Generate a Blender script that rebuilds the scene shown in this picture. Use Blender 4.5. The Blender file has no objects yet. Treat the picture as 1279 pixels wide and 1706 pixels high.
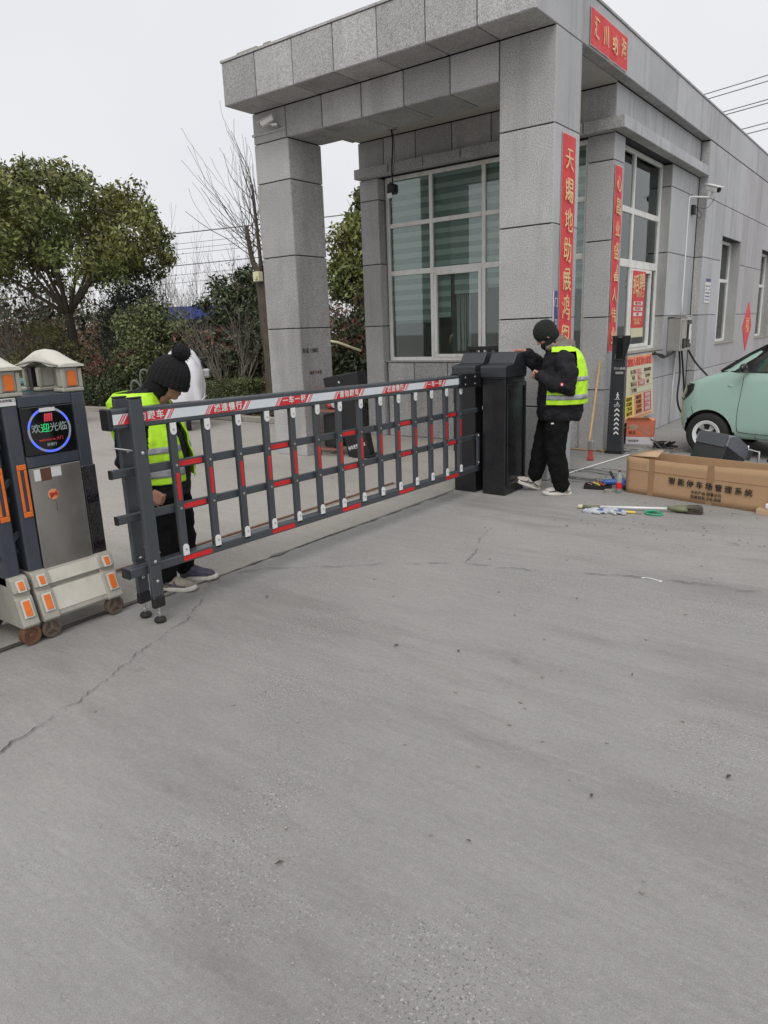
import bpy, bmesh, math, random
import numpy as np
from mathutils import Vector, Matrix, noise

random.seed(7); RNG = np.random.default_rng(7)
SC = bpy.context.scene; COL = SC.collection

# ---------------------------------------------------------------- camera
def make_camera():
    cam = bpy.data.cameras.new('camera'); o = bpy.data.objects.new('camera', cam); COL.objects.link(o)
    yaw, pitch, roll, f = 0.6520, -0.2498, -0.0360, 1185.2
    fw = Vector((-math.sin(yaw)*math.cos(pitch), math.cos(yaw)*math.cos(pitch), math.sin(pitch)))
    rt = Vector((math.cos(yaw), math.sin(yaw), 0)); up = rt.cross(fw)
    r = rt*math.cos(roll)+up*math.sin(roll); u = -rt*math.sin(roll)+up*math.cos(roll)
    m = Matrix((r, u, -fw)).transposed().to_4x4(); m.translation = (3.1575, -7.0628, 1.6405)
    o.matrix_world = m
    cam.sensor_fit = 'HORIZONTAL'; cam.sensor_width = 36; cam.lens = f/1279*36
    cam.clip_start = .05; cam.clip_end = 600
    SC.camera = o
make_camera()

# ---------------------------------------------------------------- sky and sun (overcast)
world = bpy.data.worlds.new('World'); SC.world = world; world.use_nodes = True
wn = world.node_tree; wn.nodes.clear()
wo = wn.nodes.new('ShaderNodeOutputWorld'); bg = wn.nodes.new('ShaderNodeBackground')
sky = wn.nodes.new('ShaderNodeTexSky'); sky.sky_type = 'NISHITA'; sky.sun_disc = False
SUN_EL, SUN_AZ = math.radians(52), math.radians(62)     # azimuth measured from +X towards -Y
sky.sun_elevation = SUN_EL; sky.sun_rotation = math.radians(90)+SUN_AZ
sky.air_density = 1.0; sky.dust_density = 6.0; sky.ozone_density = 1.0
hs = wn.nodes.new('ShaderNodeHueSaturation'); hs.inputs['Saturation'].default_value = .25
mx = wn.nodes.new('ShaderNodeMix'); mx.data_type = 'RGBA'; mx.inputs['Factor'].default_value = .86
mx.inputs['B'].default_value = (8.55, 8.60, 9.0, 1)      # an even overcast veil
tc = wn.nodes.new('ShaderNodeTexCoord'); cn = wn.nodes.new('ShaderNodeTexNoise'); cn.inputs['Scale'].default_value = 1.6; cn.inputs['Detail'].default_value = 4
cr = wn.nodes.new('ShaderNodeMix'); cr.data_type = 'RGBA'; cr.inputs['A'].default_value = (8.15, 8.25, 8.75, 1); cr.inputs['B'].default_value = (9.05, 9.05, 9.25, 1)   # faint cloud tone
cmap = wn.nodes.new('ShaderNodeMapRange'); cmap.inputs['From Min'].default_value = .35; cmap.inputs['From Max'].default_value = .65
wn.links.new(tc.outputs['Generated'], cn.inputs['Vector']); wn.links.new(cn.outputs['Fac'], cmap.inputs['Value']); wn.links.new(cmap.outputs[0], cr.inputs['Factor']); wn.links.new(cr.outputs['Result'], mx.inputs['B'])
wn.links.new(sky.outputs[0], hs.inputs['Color']); wn.links.new(hs.outputs[0], mx.inputs['A'])
wn.links.new(mx.outputs['Result'], bg.inputs['Color']); bg.inputs['Strength'].default_value = .1
wn.links.new(bg.outputs[0], wo.inputs['Surface'])
sd = bpy.data.lights.new('sun', 'SUN'); sd.energy = 1.25; sd.angle = math.radians(35); sd.color = (1, .97, .93)
so = bpy.data.objects.new('sun', sd); COL.objects.link(so)
sv = Vector((math.cos(SUN_EL)*math.cos(SUN_AZ), -math.cos(SUN_EL)*math.sin(SUN_AZ), math.sin(SUN_EL)))
so.rotation_euler = sv.to_track_quat('Z', 'Y').to_euler(); so.location = (20, -20, 30)
SC.view_settings.view_transform = 'Standard'; SC.view_settings.look = 'None'
SC.view_settings.gamma = 1; SC.view_settings.exposure = .07; SC.view_settings.use_curve_mapping = False
try:
    SC.cycles.max_bounces = 6; SC.cycles.diffuse_bounces = 3; SC.cycles.glossy_bounces = 3
    SC.cycles.transmission_bounces = 5; SC.cycles.transparent_max_bounces = 8
except Exception: pass

# ---------------------------------------------------------------- materials
MATS = {}
def mat(name, col, rough=.6, metal=0., var=.12, scale=6., bump=0., bscale=60., spec=.5, coat=0., emit=None, speck=None,
        stretch=None, srot=None, warp=0., stain=None, island=0., alpha=None, trans=0., objvar=0., col2=None, c2fac=.5, c2scale=1.5):
    """Principled material: base colour with soft noise, optional fine grain, streak stains, per-leaf and per-object variation."""
    if name in MATS: return MATS[name]
    m = bpy.data.materials.new(name); m.use_nodes = True; N = m.node_tree.nodes; L = m.node_tree.links
    b = N['Principled BSDF']; b.inputs['Roughness'].default_value = rough; b.inputs['Metallic'].default_value = metal
    b.inputs['Specular IOR Level'].default_value = spec; b.inputs['Coat Weight'].default_value = coat
    geo = N.new('ShaderNodeNewGeometry')
    def mix(kind, fac, A, B):
        x = N.new('ShaderNodeMix'); x.data_type = 'RGBA'; x.blend_type = kind
        for s, v in ((x.inputs['Factor'], fac), (x.inputs['A'], A), (x.inputs['B'], B)):
            if isinstance(v, bpy.types.NodeSocket): L.new(v, s)
            elif isinstance(v, (int, float)): s.default_value = v
            else: s.default_value = (*v, 1)
        return x.outputs['Result']
    def nz(sc, det=4, vec=None, rough_=.6):
        n = N.new('ShaderNodeTexNoise'); n.inputs['Scale'].default_value = sc; n.inputs['Detail'].default_value = det
        n.inputs['Roughness'].default_value = rough_; L.new(vec or geo.outputs['Position'], n.inputs['Vector']); return n.outputs['Fac']
    def ramp(src, lo, hi, a=0., c=1.):
        r = N.new('ShaderNodeMapRange'); r.inputs['From Min'].default_value = lo; r.inputs['From Max'].default_value = hi
        r.inputs['To Min'].default_value = a; r.inputs['To Max'].default_value = c; L.new(src, r.inputs['Value']); return r.outputs['Result']
    c = tuple(col)
    out = None
    vecs = geo.outputs['Position']
    if stretch:
        mp = N.new('ShaderNodeMapping'); mp.inputs['Scale'].default_value = stretch; mp.inputs['Rotation'].default_value = (0, 0, math.radians(srot or 0)); L.new(geo.outputs['Position'], mp.inputs['Vector']); vecs = mp.outputs[0]
    if warp:   # bend the streaks
        wn_ = N.new('ShaderNodeTexNoise'); wn_.inputs['Scale'].default_value = .35; wn_.inputs['Detail'].default_value = 2; L.new(geo.outputs['Position'], wn_.inputs['Vector'])
        va = N.new('ShaderNodeVectorMath'); va.operation = 'MULTIPLY_ADD'; va.inputs[1].default_value = (warp,)*3; L.new(wn_.outputs['Color'], va.inputs[0]); L.new(vecs, va.inputs[2]); vecs = va.outputs[0]
    f = ramp(nz(scale, 6, vecs, .7), .3, .7, 1-var, 1+var)
    g = N.new('ShaderNodeCombineColor'); [L.new(f, g.inputs[i]) for i in range(3)]
    base = c
    if col2: base = mix('MIX', ramp(nz(c2scale, 4), .5-.12, .5+.12, 0, c2fac), c, col2)
    out = mix('MULTIPLY', 1., base, g.outputs[0])
    if speck:   # (scale, strength)
        f2 = ramp(nz(speck[0], 2, None, .8), .32, .68, 1-speck[1], 1+speck[1])
        g2 = N.new('ShaderNodeCombineColor'); [L.new(f2, g2.inputs[i]) for i in range(3)]
        out = mix('MULTIPLY', 1., out, g2.outputs[0])
    if stain:   # (colour, amount, mapping scale)
        mp = N.new('ShaderNodeMapping'); mp.inputs['Scale'].default_value = stain[2]; mp.inputs['Rotation'].default_value = (0, 0, math.radians(srot or 0)); L.new(geo.outputs['Position'], mp.inputs['Vector'])
        out = mix('MIX', ramp(nz(1., 6, mp.outputs[0], .65), .5, .72, 0, stain[1]), out, stain[0])
    if island:
        f3 = ramp(geo.outputs['Random Per Island'], 0, 1, 1-island, 1+island)
        g3 = N.new('ShaderNodeCombineColor'); [L.new(f3, g3.inputs[i]) for i in range(3)]
        out = mix('MULTIPLY', 1., out, g3.outputs[0])
    if objvar:
        oi = N.new('ShaderNodeObjectInfo'); f4 = ramp(oi.outputs['Random'], 0, 1, 1-objvar, 1+objvar)
        g4 = N.new('ShaderNodeCombineColor'); [L.new(f4, g4.inputs[i]) for i in range(3)]
        out = mix('MULTIPLY', 1., out, g4.outputs[0])
    L.new(out, b.inputs['Base Color'])
    if bump:
        bn = N.new('ShaderNodeBump'); bn.inputs['Strength'].default_value = min(1, bump); bn.inputs['Distance'].default_value = .01
        L.new(nz(bscale, 3), bn.inputs['Height']); L.new(bn.outputs[0], b.inputs['Normal'])
    rr = ramp(nz(scale*2.3, 3), .3, .7, max(0, rough-.08), min(1, rough+.08)); L.new(rr, b.inputs['Roughness'])
    if emit: b.inputs['Emission Color'].default_value = (*emit[0], 1); b.inputs['Emission Strength'].default_value = emit[1]
    if trans: b.inputs['Transmission Weight'].default_value = trans
    if alpha is not None: b.inputs['Alpha'].default_value = alpha
    MATS[name] = m; return m

def glass_mat(name, tint, rough=.03, mixf=.25):
    """window glass: clear tinted pane with mirror reflection on top"""
    m = bpy.data.materials.new(name); m.use_nodes = True; N = m.node_tree.nodes; L = m.node_tree.links; N.clear()
    o = N.new('ShaderNodeOutputMaterial'); t = N.new('ShaderNodeBsdfTransparent'); t.inputs[0].default_value = (*tint, 1)
    g = N.new('ShaderNodeBsdfGlossy'); g.inputs['Roughness'].default_value = rough; g.inputs['Color'].default_value = (.90, .94, .925, 1)
    fr = N.new('ShaderNodeFresnel'); fr.inputs['IOR'].default_value = 1.5
    a = N.new('ShaderNodeMath'); a.operation = 'MULTIPLY_ADD'; a.inputs[1].default_value = 1.0; a.inputs[2].default_value = mixf; L.new(fr.outputs[0], a.inputs[0])
    x = N.new('ShaderNodeMixShader'); L.new(a.outputs[0], x.inputs[0]); L.new(t.outputs[0], x.inputs[1]); L.new(g.outputs[0], x.inputs[2]); L.new(x.outputs[0], o.inputs[0])
    MATS[name] = m; return m

M = {}
M['granite'] = mat('granite', (.37, .366, .362), .75, var=.12, scale=1.3, speck=(95, .50), stain=((.21, .205, .19), .65, (2.6, 2.6, .35)), bump=.25, bscale=120, objvar=.17)
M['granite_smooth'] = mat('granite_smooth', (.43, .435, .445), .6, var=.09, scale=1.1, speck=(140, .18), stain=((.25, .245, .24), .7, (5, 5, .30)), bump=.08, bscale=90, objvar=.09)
M['granite_pink'] = mat('granite_pink', (.40, .385, .395), .6, var=.08, scale=1.1, speck=(140, .16), stain=((.28, .235, .235), .65, (6, 6, .3)), objvar=.09)
M['joint'] = mat('joint', (.035, .038, .042), .9)
M['plaster'] = mat('plaster', (.46, .44, .41), .9, var=.08, scale=1.5, stain=((.33, .30, .26), .5, (1.5, 1.5, 1.5)))
M['white_frame'] = mat('white_frame', (.78, .77, .74), .45, var=.06, scale=3, stain=((.42, .38, .31), .45, (8, 8, 3)))
M['blind'] = mat('blind', (.68, .73, .71), .7, var=.06, scale=3)
M['blind_dark'] = mat('blind_dark', (.34, .41, .40), .7, var=.06, scale=3)
M['room'] = mat('room', (.16, .165, .15), .9, var=.2, scale=1.)
M['room_brown'] = mat('room_brown', (.10, .075, .06), .7, var=.2, scale=3)
M['glass'] = glass_mat('window_glass', (.82, .88, .855), .02, .05)
def ground_mat(name, col, light, dark, grit=1., streak=1.):
    """trowelled, worn concrete: brushed streaks, faint curved tyre sweeps, pitted patches with exposed sand, pale scuffs"""
    m = bpy.data.materials.new(name); m.use_nodes = True; N = m.node_tree.nodes; L = m.node_tree.links; b = N['Principled BSDF']
    geo = N.new('ShaderNodeNewGeometry'); P = geo.outputs['Position']
    def mapped(scale, rot=0, src=P):
        q = N.new('ShaderNodeMapping'); q.inputs['Scale'].default_value = scale; q.inputs['Rotation'].default_value = (0, 0, math.radians(rot)); L.new(src, q.inputs['Vector']); return q.outputs[0]
    def nz(vec, sc, det=4, r=.6):
        q = N.new('ShaderNodeTexNoise'); q.inputs['Scale'].default_value = sc; q.inputs['Detail'].default_value = det; q.inputs['Roughness'].default_value = r; L.new(vec, q.inputs['Vector']); return q
    def rg(src, a, b_, c=0., d=1.):
        q = N.new('ShaderNodeMapRange'); q.inputs['From Min'].default_value = a; q.inputs['From Max'].default_value = b_; q.inputs['To Min'].default_value = c; q.inputs['To Max'].default_value = d; L.new(src, q.inputs['Value']); return q.outputs[0]
    def mm(op, a, b_):
        q = N.new('ShaderNodeMath'); q.operation = op
        for k, v in enumerate((a, b_)):
            if isinstance(v, (int, float)): q.inputs[k].default_value = v
            else: L.new(v, q.inputs[k])
        return q.outputs[0]
    def mix(f, A, B, kind='MIX'):
        q = N.new('ShaderNodeMix'); q.data_type = 'RGBA'; q.blend_type = kind
        for s_, v in ((q.inputs['Factor'], f), (q.inputs['A'], A), (q.inputs['B'], B)):
            if isinstance(v, bpy.types.NodeSocket): L.new(v, s_)
            elif isinstance(v, (int, float)): s_.default_value = v
            else: s_.default_value = (*v, 1)
        return q.outputs['Result']
    def grey(src):
        q = N.new('ShaderNodeCombineColor'); [L.new(src, q.inputs[k]) for k in range(3)]; return q.outputs[0]
    wv = nz(P, .10, 1); va = N.new('ShaderNodeVectorMath'); va.operation = 'MULTIPLY_ADD'; va.inputs[1].default_value = (1.6, 1.6, 0); L.new(wv.outputs['Color'], va.inputs[0]); L.new(P, va.inputs[2]); W_ = va.outputs[0]
    big = nz(P, .30, 5, .62).outputs['Fac']; c = mix(rg(big, .38, .62), col, light)
    sweep = nz(mapped((.30, 1.0, 1), -24, W_), 1., 6, .68).outputs['Fac']; c = mix(rg(sweep, .50, .68, 0, .60*streak), c, dark)
    br = nz(mapped((1.4, 9, 1), -22, W_), 1., 6, .75).outputs['Fac']; c = mix(1., c, grey(rg(br, .3, .7, 1-.06*streak, 1+.06*streak)), 'MULTIPLY')
    br2 = nz(mapped((7, 55, 1), -20, W_), 1., 4, .7).outputs['Fac']; c = mix(1., c, grey(rg(br2, .3, .7, 1-.05*streak, 1+.05*streak)), 'MULTIPLY')
    patch_ = rg(nz(P, .9, 5, .7).outputs['Fac'], .50, .64)
    sp = nz(P, 110, 2, .5).outputs['Fac']; sp2 = nz(P, 230, 2, .6).outputs['Fac']; gr_ = nz(P, 38, 4, .75).outputs['Fac']; c = mix(1., c, grey(rg(gr_, .3, .7, .91, 1.09)), 'MULTIPLY')
    c = mix(mm('MULTIPLY', rg(sp, .60, .66), mm('MULTIPLY_ADD' if False else 'ADD', mm('MULTIPLY', patch_, .55*grit), .10*grit)), c, tuple(q*.45 for q in dark))
    c = mix(mm('MULTIPLY', rg(nz(P, 90, 2, .5).outputs['Fac'], .61, .67), mm('ADD', mm('MULTIPLY', patch_, .5*grit), .12*grit)), c, tuple(min(1, q*1.55) for q in light))
    c = mix(1., c, grey(rg(sp2, .3, .7, .84, 1.16)), 'MULTIPLY')
    scuff = nz(mapped((1.1, 3.5, 1), 12), 1.3, 6, .75).outputs['Fac']; c = mix(rg(scuff, .63, .74, 0, .35), c, tuple(q*1.25 for q in light))
    spot = nz(P, 2.6, 3, .5).outputs['Fac']; c = mix(rg(spot, .70, .76, 0, .5), c, tuple(q*.75 for q in dark))
    L.new(c, b.inputs['Base Color']); L.new(rg(big, .3, .7, .72, .9), b.inputs['Roughness']); b.inputs['Specular IOR Level'].default_value = .35
    bn = N.new('ShaderNodeBump'); bn.inputs['Strength'].default_value = .35; bn.inputs['Distance'].default_value = .004; L.new(mm('ADD', mm('MULTIPLY', sp, mm('ADD', patch_, .2)), br2), bn.inputs['Height']); L.new(bn.outputs[0], b.inputs['Normal'])
    MATS[name] = m; return m
M['concrete'] = ground_mat('concrete_ground', (.262, .255, .242), (.312, .304, .288), (.170, .163, .152), 1.2, 1.1)
M['concrete_road'] = ground_mat('concrete_road', (.335, .312, .280), (.385, .360, .325), (.24, .222, .198), 1.5, .8)
M['crack'] = mat('crack', (.085, .08, .075), .95)
M['crack_soft'] = mat('crack_soft', (.17, .165, .155), .95)
M['kerb'] = mat('kerb_stone', (.30, .28, .24), .85, var=.15, scale=4, speck=(60, .2))
M['soil'] = mat('soil', (.075, .058, .04), .95, var=.35, scale=3, bump=.8, bscale=20)
M['steel_rail'] = mat('rail_steel', (.10, .085, .075), .6, .5, var=.25, scale=8)
M['wheel_brown'] = mat('wheel_brown', (.12, .092, .068), .75, .1, var=.3, scale=18)
M['rust'] = mat('rust', (.17, .085, .05), .8, .2, var=.35, scale=20)
M['grey_paint'] = mat('grey_paint', (.062, .070, .080), .38, .15, var=.06, scale=5, coat=.15)
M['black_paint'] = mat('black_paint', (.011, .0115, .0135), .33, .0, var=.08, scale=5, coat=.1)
M['black_paint_sheen'] = mat('black_lid_sheen', (.030, .033, .038), .38, .0, var=.08, scale=5, coat=.25)  # black paint lightened: sky reflection on the lid slope put into the colour
M['black_plastic'] = mat('black_plastic', (.012, .012, .013), .5)
M['rubber'] = mat('rubber', (.02, .02, .02), .8, var=.2, scale=15)
M['white_plastic'] = mat('white_plastic', (.74, .75, .74), .4, var=.04)
M['red_reflect'] = mat('red_reflect', (.62, .018, .022), .35, var=.08, scale=8)
M['red_sign'] = mat('red_sign', (.60, .022, .032), .35, var=.05, scale=8)
M['white_sign'] = mat('white_sign', (.66, .71, .74), .35, var=.04)
M['chrome'] = mat('chrome', (.6, .6, .6), .25, 1.)
M['zinc'] = mat('zinc', (.5, .5, .48), .4, .8)
M['steel_brushed'] = mat('steel_brushed', (.38, .36, .335), .38, .85, var=.14, scale=2.2, stretch=(1, 1, 1), stain=((.24, .22, .2), .5, (3, 3, 2)))
M['gate_blue'] = mat('gate_blue', (.060, .070, .090), .42, .3, var=.08, scale=6, stain=((.12, .12, .12), .3, (6, 6, 2)))
M['cream_abs_shaded'] = mat('cream_plastic_shaded', (.37, .355, .305), .5, var=.08, scale=7, stain=((.25, .23, .18), .55, (9, 9, 5)))  # darker than the plates: shade of the skirt recess put into the colour
M['cream_light'] = mat('cream_light', (.60, .575, .50), .5, var=.06, scale=7, stain=((.38, .34, .27), .4, (12, 12, 7)))
M['orange_reflect'] = mat('orange_reflect', (.72, .16, .02), .35, var=.12, scale=20)
M['film'] = mat('black_film', (.008, .007, .010), .12, var=.2, scale=10, bump=1., bscale=14, coat=.6)
M['screen'] = mat('screen', (.006, .007, .007), .15, coat=.4)
M['banner'] = mat('banner_paper', (.68, .035, .040), .55, var=.10, scale=3, bump=.6, bscale=7)
M['pink_edge'] = mat('banner_edge', (.72, .42, .42), .6)
M['gold'] = mat('gold_ink', (.72, .50, .24), .5, var=.2, scale=20)
M['skin'] = mat('skin', (.42, .215, .15), .55, var=.06, scale=20)
M['vest'] = mat('hi_vis', (.52, .92, .03), .6, var=.14, scale=9, bump=.7, bscale=16)
M['vest_band'] = mat('reflective_band', (.36, .37, .38), .35, .2, var=.35, scale=22, bump=.7, bscale=30)
M['vest_edge'] = mat('vest_edge', (.25, .52, .03), .6)
M['jacket'] = mat('jacket', (.0095, .0095, .012), .75, var=.2, scale=8, bump=.8, bscale=14, spec=.3)
M['jacket_green'] = mat('jacket_green', (.014, .018, .016), .6, var=.2, scale=8, bump=.8, bscale=14)
M['trousers'] = mat('trousers', (.0055, .0055, .006), .9, var=.25, scale=8, bump=.8, bscale=18, spec=.2)
M['knit'] = mat('knit', (.0045, .0047, .0058), .95, var=.3, scale=60, bump=1., bscale=90)
M['knit_green'] = mat('knit_green', (.012, .016, .014), .95, var=.3, scale=60, bump=1., bscale=120)
M['hood'] = mat('hood_cloth', (.20, .165, .14), .9, var=.2, scale=14, bump=.8, bscale=40)
M['shoe_light'] = mat('shoe_light', (.46, .43, .38), .7, var=.25, scale=30, bump=.6, bscale=40)
M['shoe_dusty'] = mat('shoe_dusty', (.30, .265, .225), .85, var=.35, scale=40, bump=.8, bscale=60)
M['shoe_sole'] = mat('shoe_sole', (.60, .57, .52), .7, var=.15, scale=20)
M['shoe_dark'] = mat('shoe_dark', (.07, .065, .09), .7, var=.4, scale=30)
M['car'] = mat('mint_paint', (.37, .55, .47), .35, 0, var=.0, scale=.4, coat=.8)
M['car_glass'] = mat('car_glass', (.02, .07, .05), .05, 0, var=.02, coat=1.)
M['car_black'] = mat('car_black', (.012, .012, .013), .3, coat=.4)
M['lamp_glass'] = mat('lamp_glass', (.16, .17, .15), .08, .3, coat=1., var=.3, scale=25)
M['card'] = mat('cardboard', (.42, .265, .15), .85, var=.07, scale=4, stain=((.28, .17, .09), .4, (4, 4, 4)), bump=.15, bscale=60)
M['card_light'] = mat('cardboard_light', (.46, .32, .20), .85, var=.07, scale=4)
M['card_tape'] = mat('packing_tape', (.31, .185, .10), .3, var=.07, scale=4)
M['ink_black'] = mat('ink_black', (.02, .018, .016), .8)
M['ink_brown'] = mat('ink_brown', (.12, .05, .03), .8)
M['poster_cream'] = mat('poster_cream', (.66, .62, .42), .5, var=.04)
M['poster_orange'] = mat('poster_orange', (.76, .30, .13), .5, var=.1, scale=5)
M['poster_red'] = mat('poster_red', (.62, .05, .05), .5)
M['poster_yellow'] = mat('poster_yellow', (.78, .70, .06), .5)
M['paper'] = mat('paper', (.68, .68, .66), .7, var=.05)
M['navy'] = mat('navy_print', (.06, .06, .22), .6)
M['box_orange'] = mat('box_orange', (.62, .17, .10), .6, var=.12, scale=8)
M['box_white'] = mat('box_white', (.60, .58, .62), .6, var=.05)
M['bamboo'] = mat('bamboo', (.50, .33, .16), .55, var=.2, scale=14)
M['cable'] = mat('cable_black', (.012, .012, .012), .5)
M['cable_grey'] = mat('cable_grey', (.13, .14, .13), .6)
M['bark'] = mat('bark', (.085, .070, .054), .95, var=.35, scale=9, stretch=(3, 3, .6), bump=1., bscale=30)
M['bark_pale'] = mat('bark_pale', (.17, .15, .125), .95, var=.25, scale=9)
M['twig'] = mat('twig', (.11, .085, .07), .9, var=.2, scale=4)
M['leaf_camphor'] = mat('leaf_camphor', (.135, .180, .050), .5, var=.35, scale=.9, island=.55, col2=(.165, .135, .032), c2fac=.7, c2scale=.8)
M['leaf_dark'] = mat('leaf_dark', (.064, .084, .040), .55, var=.35, scale=1.1, island=.6, col2=(.075, .085, .032), c2fac=.5, c2scale=1.2)
M['leaf_mid'] = mat('leaf_mid', (.105, .132, .052), .55, var=.35, scale=1.1, island=.6, col2=(.12, .12, .045), c2fac=.6, c2scale=1.2)
M['leaf_blue'] = mat('leaf_blue', (.040, .060, .042), .6, var=.3, scale=1.1, island=.5)
M['leaf_red'] = mat('leaf_red', (.21, .070, .058), .5, var=.3, scale=2, island=.5)
M['leaf_brown'] = mat('leaf_brown', (.16, .105, .06), .7, var=.3, scale=1.5, island=.5)
M['leaf_yellow'] = mat('leaf_yellow', (.17, .165, .06), .6, var=.3, scale=1.5, island=.5)
M['blue_roof'] = mat('blue_roof', (.03, .07, .38), .5, var=.1, scale=1)
M['shed_wall'] = mat('shed_wall', (.10, .06, .065), .8, var=.3, scale=.6)
M['teal'] = mat('teal_bin', (.13, .29, .265), .5, var=.08, scale=4)
M['white_cloth'] = mat('white_cloth', (.70, .70, .74), .5, var=.06, scale=4, bump=.6, bscale=9)
M['blue_tool'] = mat('blue_tool', (.04, .12, .40), .45)
M['red_tool'] = mat('red_tool', (.45, .07, .05), .45)
M['yellow_tool'] = mat('yellow_tool', (.75, .55, .08), .45)
M['green_tool'] = mat('green_tool', (.03, .34, .17), .4)
M['bottle'] = mat('bottle', (.38, .42, .40), .1, alpha=.65, coat=.5)
M['glove'] = mat('glove', (.45, .47, .50), .8, var=.25, scale=30)
M['glove_blue'] = mat('glove_blue', (.10, .16, .36), .7)
M['straw'] = mat('brush_fibre', (.13, .11, .085), .9, var=.3, scale=40, bump=1, bscale=80)
M['olive'] = mat('olive_grip', (.17, .18, .10), .6)
M['red_chair'] = mat('red_wood', (.24, .10, .07), .6, var=.2, scale=10)
M['led_ring'] = mat('led_ring', (.35, .36, .45), .3, emit=((.12, .16, .7), .06))
M['led_blue'] = mat('led_blue', (.1, .15, .9), .3, emit=((.08, .14, 1.), .7))
M['led_white'] = mat('led_white', (.3, .34, .33), .4, emit=((.55, .7, .66), .10))
M['led_green'] = mat('led_green', (.05, .6, .2), .4, emit=((.02, .8, .2), .45))
M['led_red'] = mat('led_red', (.6, .06, .08), .4, emit=((.9, .05, .08), .15))

# ---------------------------------------------------------------- mesh helpers
class MB:
    """collects geometry and links it as ONE mesh object"""
    def __init__(s): s.v = []; s.f = []
    def add(s, vs, fs):
        n = len(s.v); s.v += [tuple(v) for v in vs]; s.f += [tuple(i+n for i in f) for f in fs]; return s
    def box(s, x0, x1, y0, y1, z0, z1, mtx=None, c=0.):
        """box; c>0 chamfers every edge"""
        if x1 < x0: x0, x1 = x1, x0
        if y1 < y0: y0, y1 = y1, y0
        if z1 < z0: z0, z1 = z1, z0
        if c <= 0:
            vs = [(x, y, z) for z in (z0, z1) for y in (y0, y1) for x in (x0, x1)]
            fs = [(0, 2, 3, 1), (4, 5, 7, 6), (0, 1, 5, 4), (2, 6, 7, 3), (0, 4, 6, 2), (1, 3, 7, 5)]
        else:
            c = min(c, (x1-x0)*.45, (y1-y0)*.45, (z1-z0)*.45)
            bm = bmesh.new(); bmesh.ops.create_cube(bm, size=1)
            for v in bm.verts: v.co = ((x0+x1)/2+v.co.x*(x1-x0), (y0+y1)/2+v.co.y*(y1-y0), (z0+z1)/2+v.co.z*(z1-z0))
            bmesh.ops.bevel(bm, geom=bm.edges[:], offset=c, segments=1, affect='EDGES')
            bm.verts.index_update(); vs = [v.co[:] for v in bm.verts]; fs = [[v.index for v in f.verts] for f in bm.faces]; bm.free()
        if mtx is not None: vs = [mtx @ Vector(v) for v in vs]
        return s.add(vs, fs)
    def tube(s, pts, r, n=8, cap=True):
        """tube along points; r a number or one per point"""
        pts = [Vector(p) for p in pts]; k = len(pts)
        rs = [r]*k if isinstance(r, (int, float)) else list(r)
        a = None; vs = []
        for i, p in enumerate(pts):
            t = (pts[min(i+1, k-1)]-pts[max(i-1, 0)])
            t = t.normalized() if t.length > 1e-9 else Vector((0, 0, 1))
            if a is None: a = t.orthogonal().normalized()
            else:
                a = (a - t*a.dot(t)); a = a.normalized() if a.length > 1e-6 else t.orthogonal().normalized()
            b = t.cross(a)
            for j in range(n):
                w = 2*math.pi*j/n; vs.append(p+(a*math.cos(w)+b*math.sin(w))*rs[i])
        fs = [(i*n+j, i*n+(j+1) % n, (i+1)*n+(j+1) % n, (i+1)*n+j) for i in range(k-1) for j in range(n)]
        if cap: fs += [tuple(range(n-1, -1, -1)), tuple((k-1)*n+j for j in range(n))]
        return s.add(vs, fs)
    def cyl(s, p0, p1, r, n=16, r1=None): return s.tube([p0, p1], [r, r if r1 is None else r1], n)
    def ell(s, c, rx, ry, rz, nu=14, nv=9, mtx=None):
        vs = [(0, 0, -1)]
        for i in range(1, nv):
            a = -math.pi/2+math.pi*i/nv
            vs += [(math.cos(a)*math.cos(2*math.pi*j/nu), math.cos(a)*math.sin(2*math.pi*j/nu), math.sin(a)) for j in range(nu)]
        vs.append((0, 0, 1)); L_ = len(vs)-1
        fs = [(0, 1+(j+1) % nu, 1+j) for j in range(nu)]
        for i in range(nv-2):
            for j in range(nu): fs.append((1+i*nu+j, 1+i*nu+(j+1) % nu, 1+(i+1)*nu+(j+1) % nu, 1+(i+1)*nu+j))
        fs += [(L_, 1+(nv-2)*nu+j, 1+(nv-2)*nu+(j+1) % nu) for j in range(nu)]
        vs = [Vector((v[0]*rx, v[1]*ry, v[2]*rz)) for v in vs]
        if mtx is not None: vs = [mtx @ v for v in vs]
        return s.add([v+Vector(c) for v in vs], fs)
    def lathe(s, prof, c=(0, 0, 0), axis='z', n=24):
        """closed lathe of (radius, height) pairs"""
        vs = []
        for r_, h in prof:
            for j in range(n):
                a = 2*math.pi*j/n; x, y = r_*math.cos(a), r_*math.sin(a)
                q = (x, y, h) if axis == 'z' else ((h, x, y) if axis == 'x' else (y, h, x))
                vs.append((q[0]+c[0], q[1]+c[1], q[2]+c[2]))
        k = len(prof)
        fs = [(i*n+j, i*n+(j+1) % n, (i+1)*n+(j+1) % n, (i+1)*n+j) for i in range(k-1) for j in range(n)]
        fs += [tuple(range(n-1, -1, -1)), tuple((k-1)*n+j for j in range(n))]
        return s.add(vs, fs)
    def prism(s, poly, o, u, v, w, t):
        """polygon (2-D) in plane o,u,v extruded by t along w"""
        o, u, v, w = Vector(o), Vector(u), Vector(v), Vector(w); n = len(poly)
        a = [o+u*p[0]+v*p[1] for p in poly]; b = [q+w*t for q in a]
        return s.add(a+b, [tuple(range(n)), tuple(range(2*n-1, n-1, -1))]+[(i, n+i, n+(i+1) % n, (i+1) % n) for i in range(n)])
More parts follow.
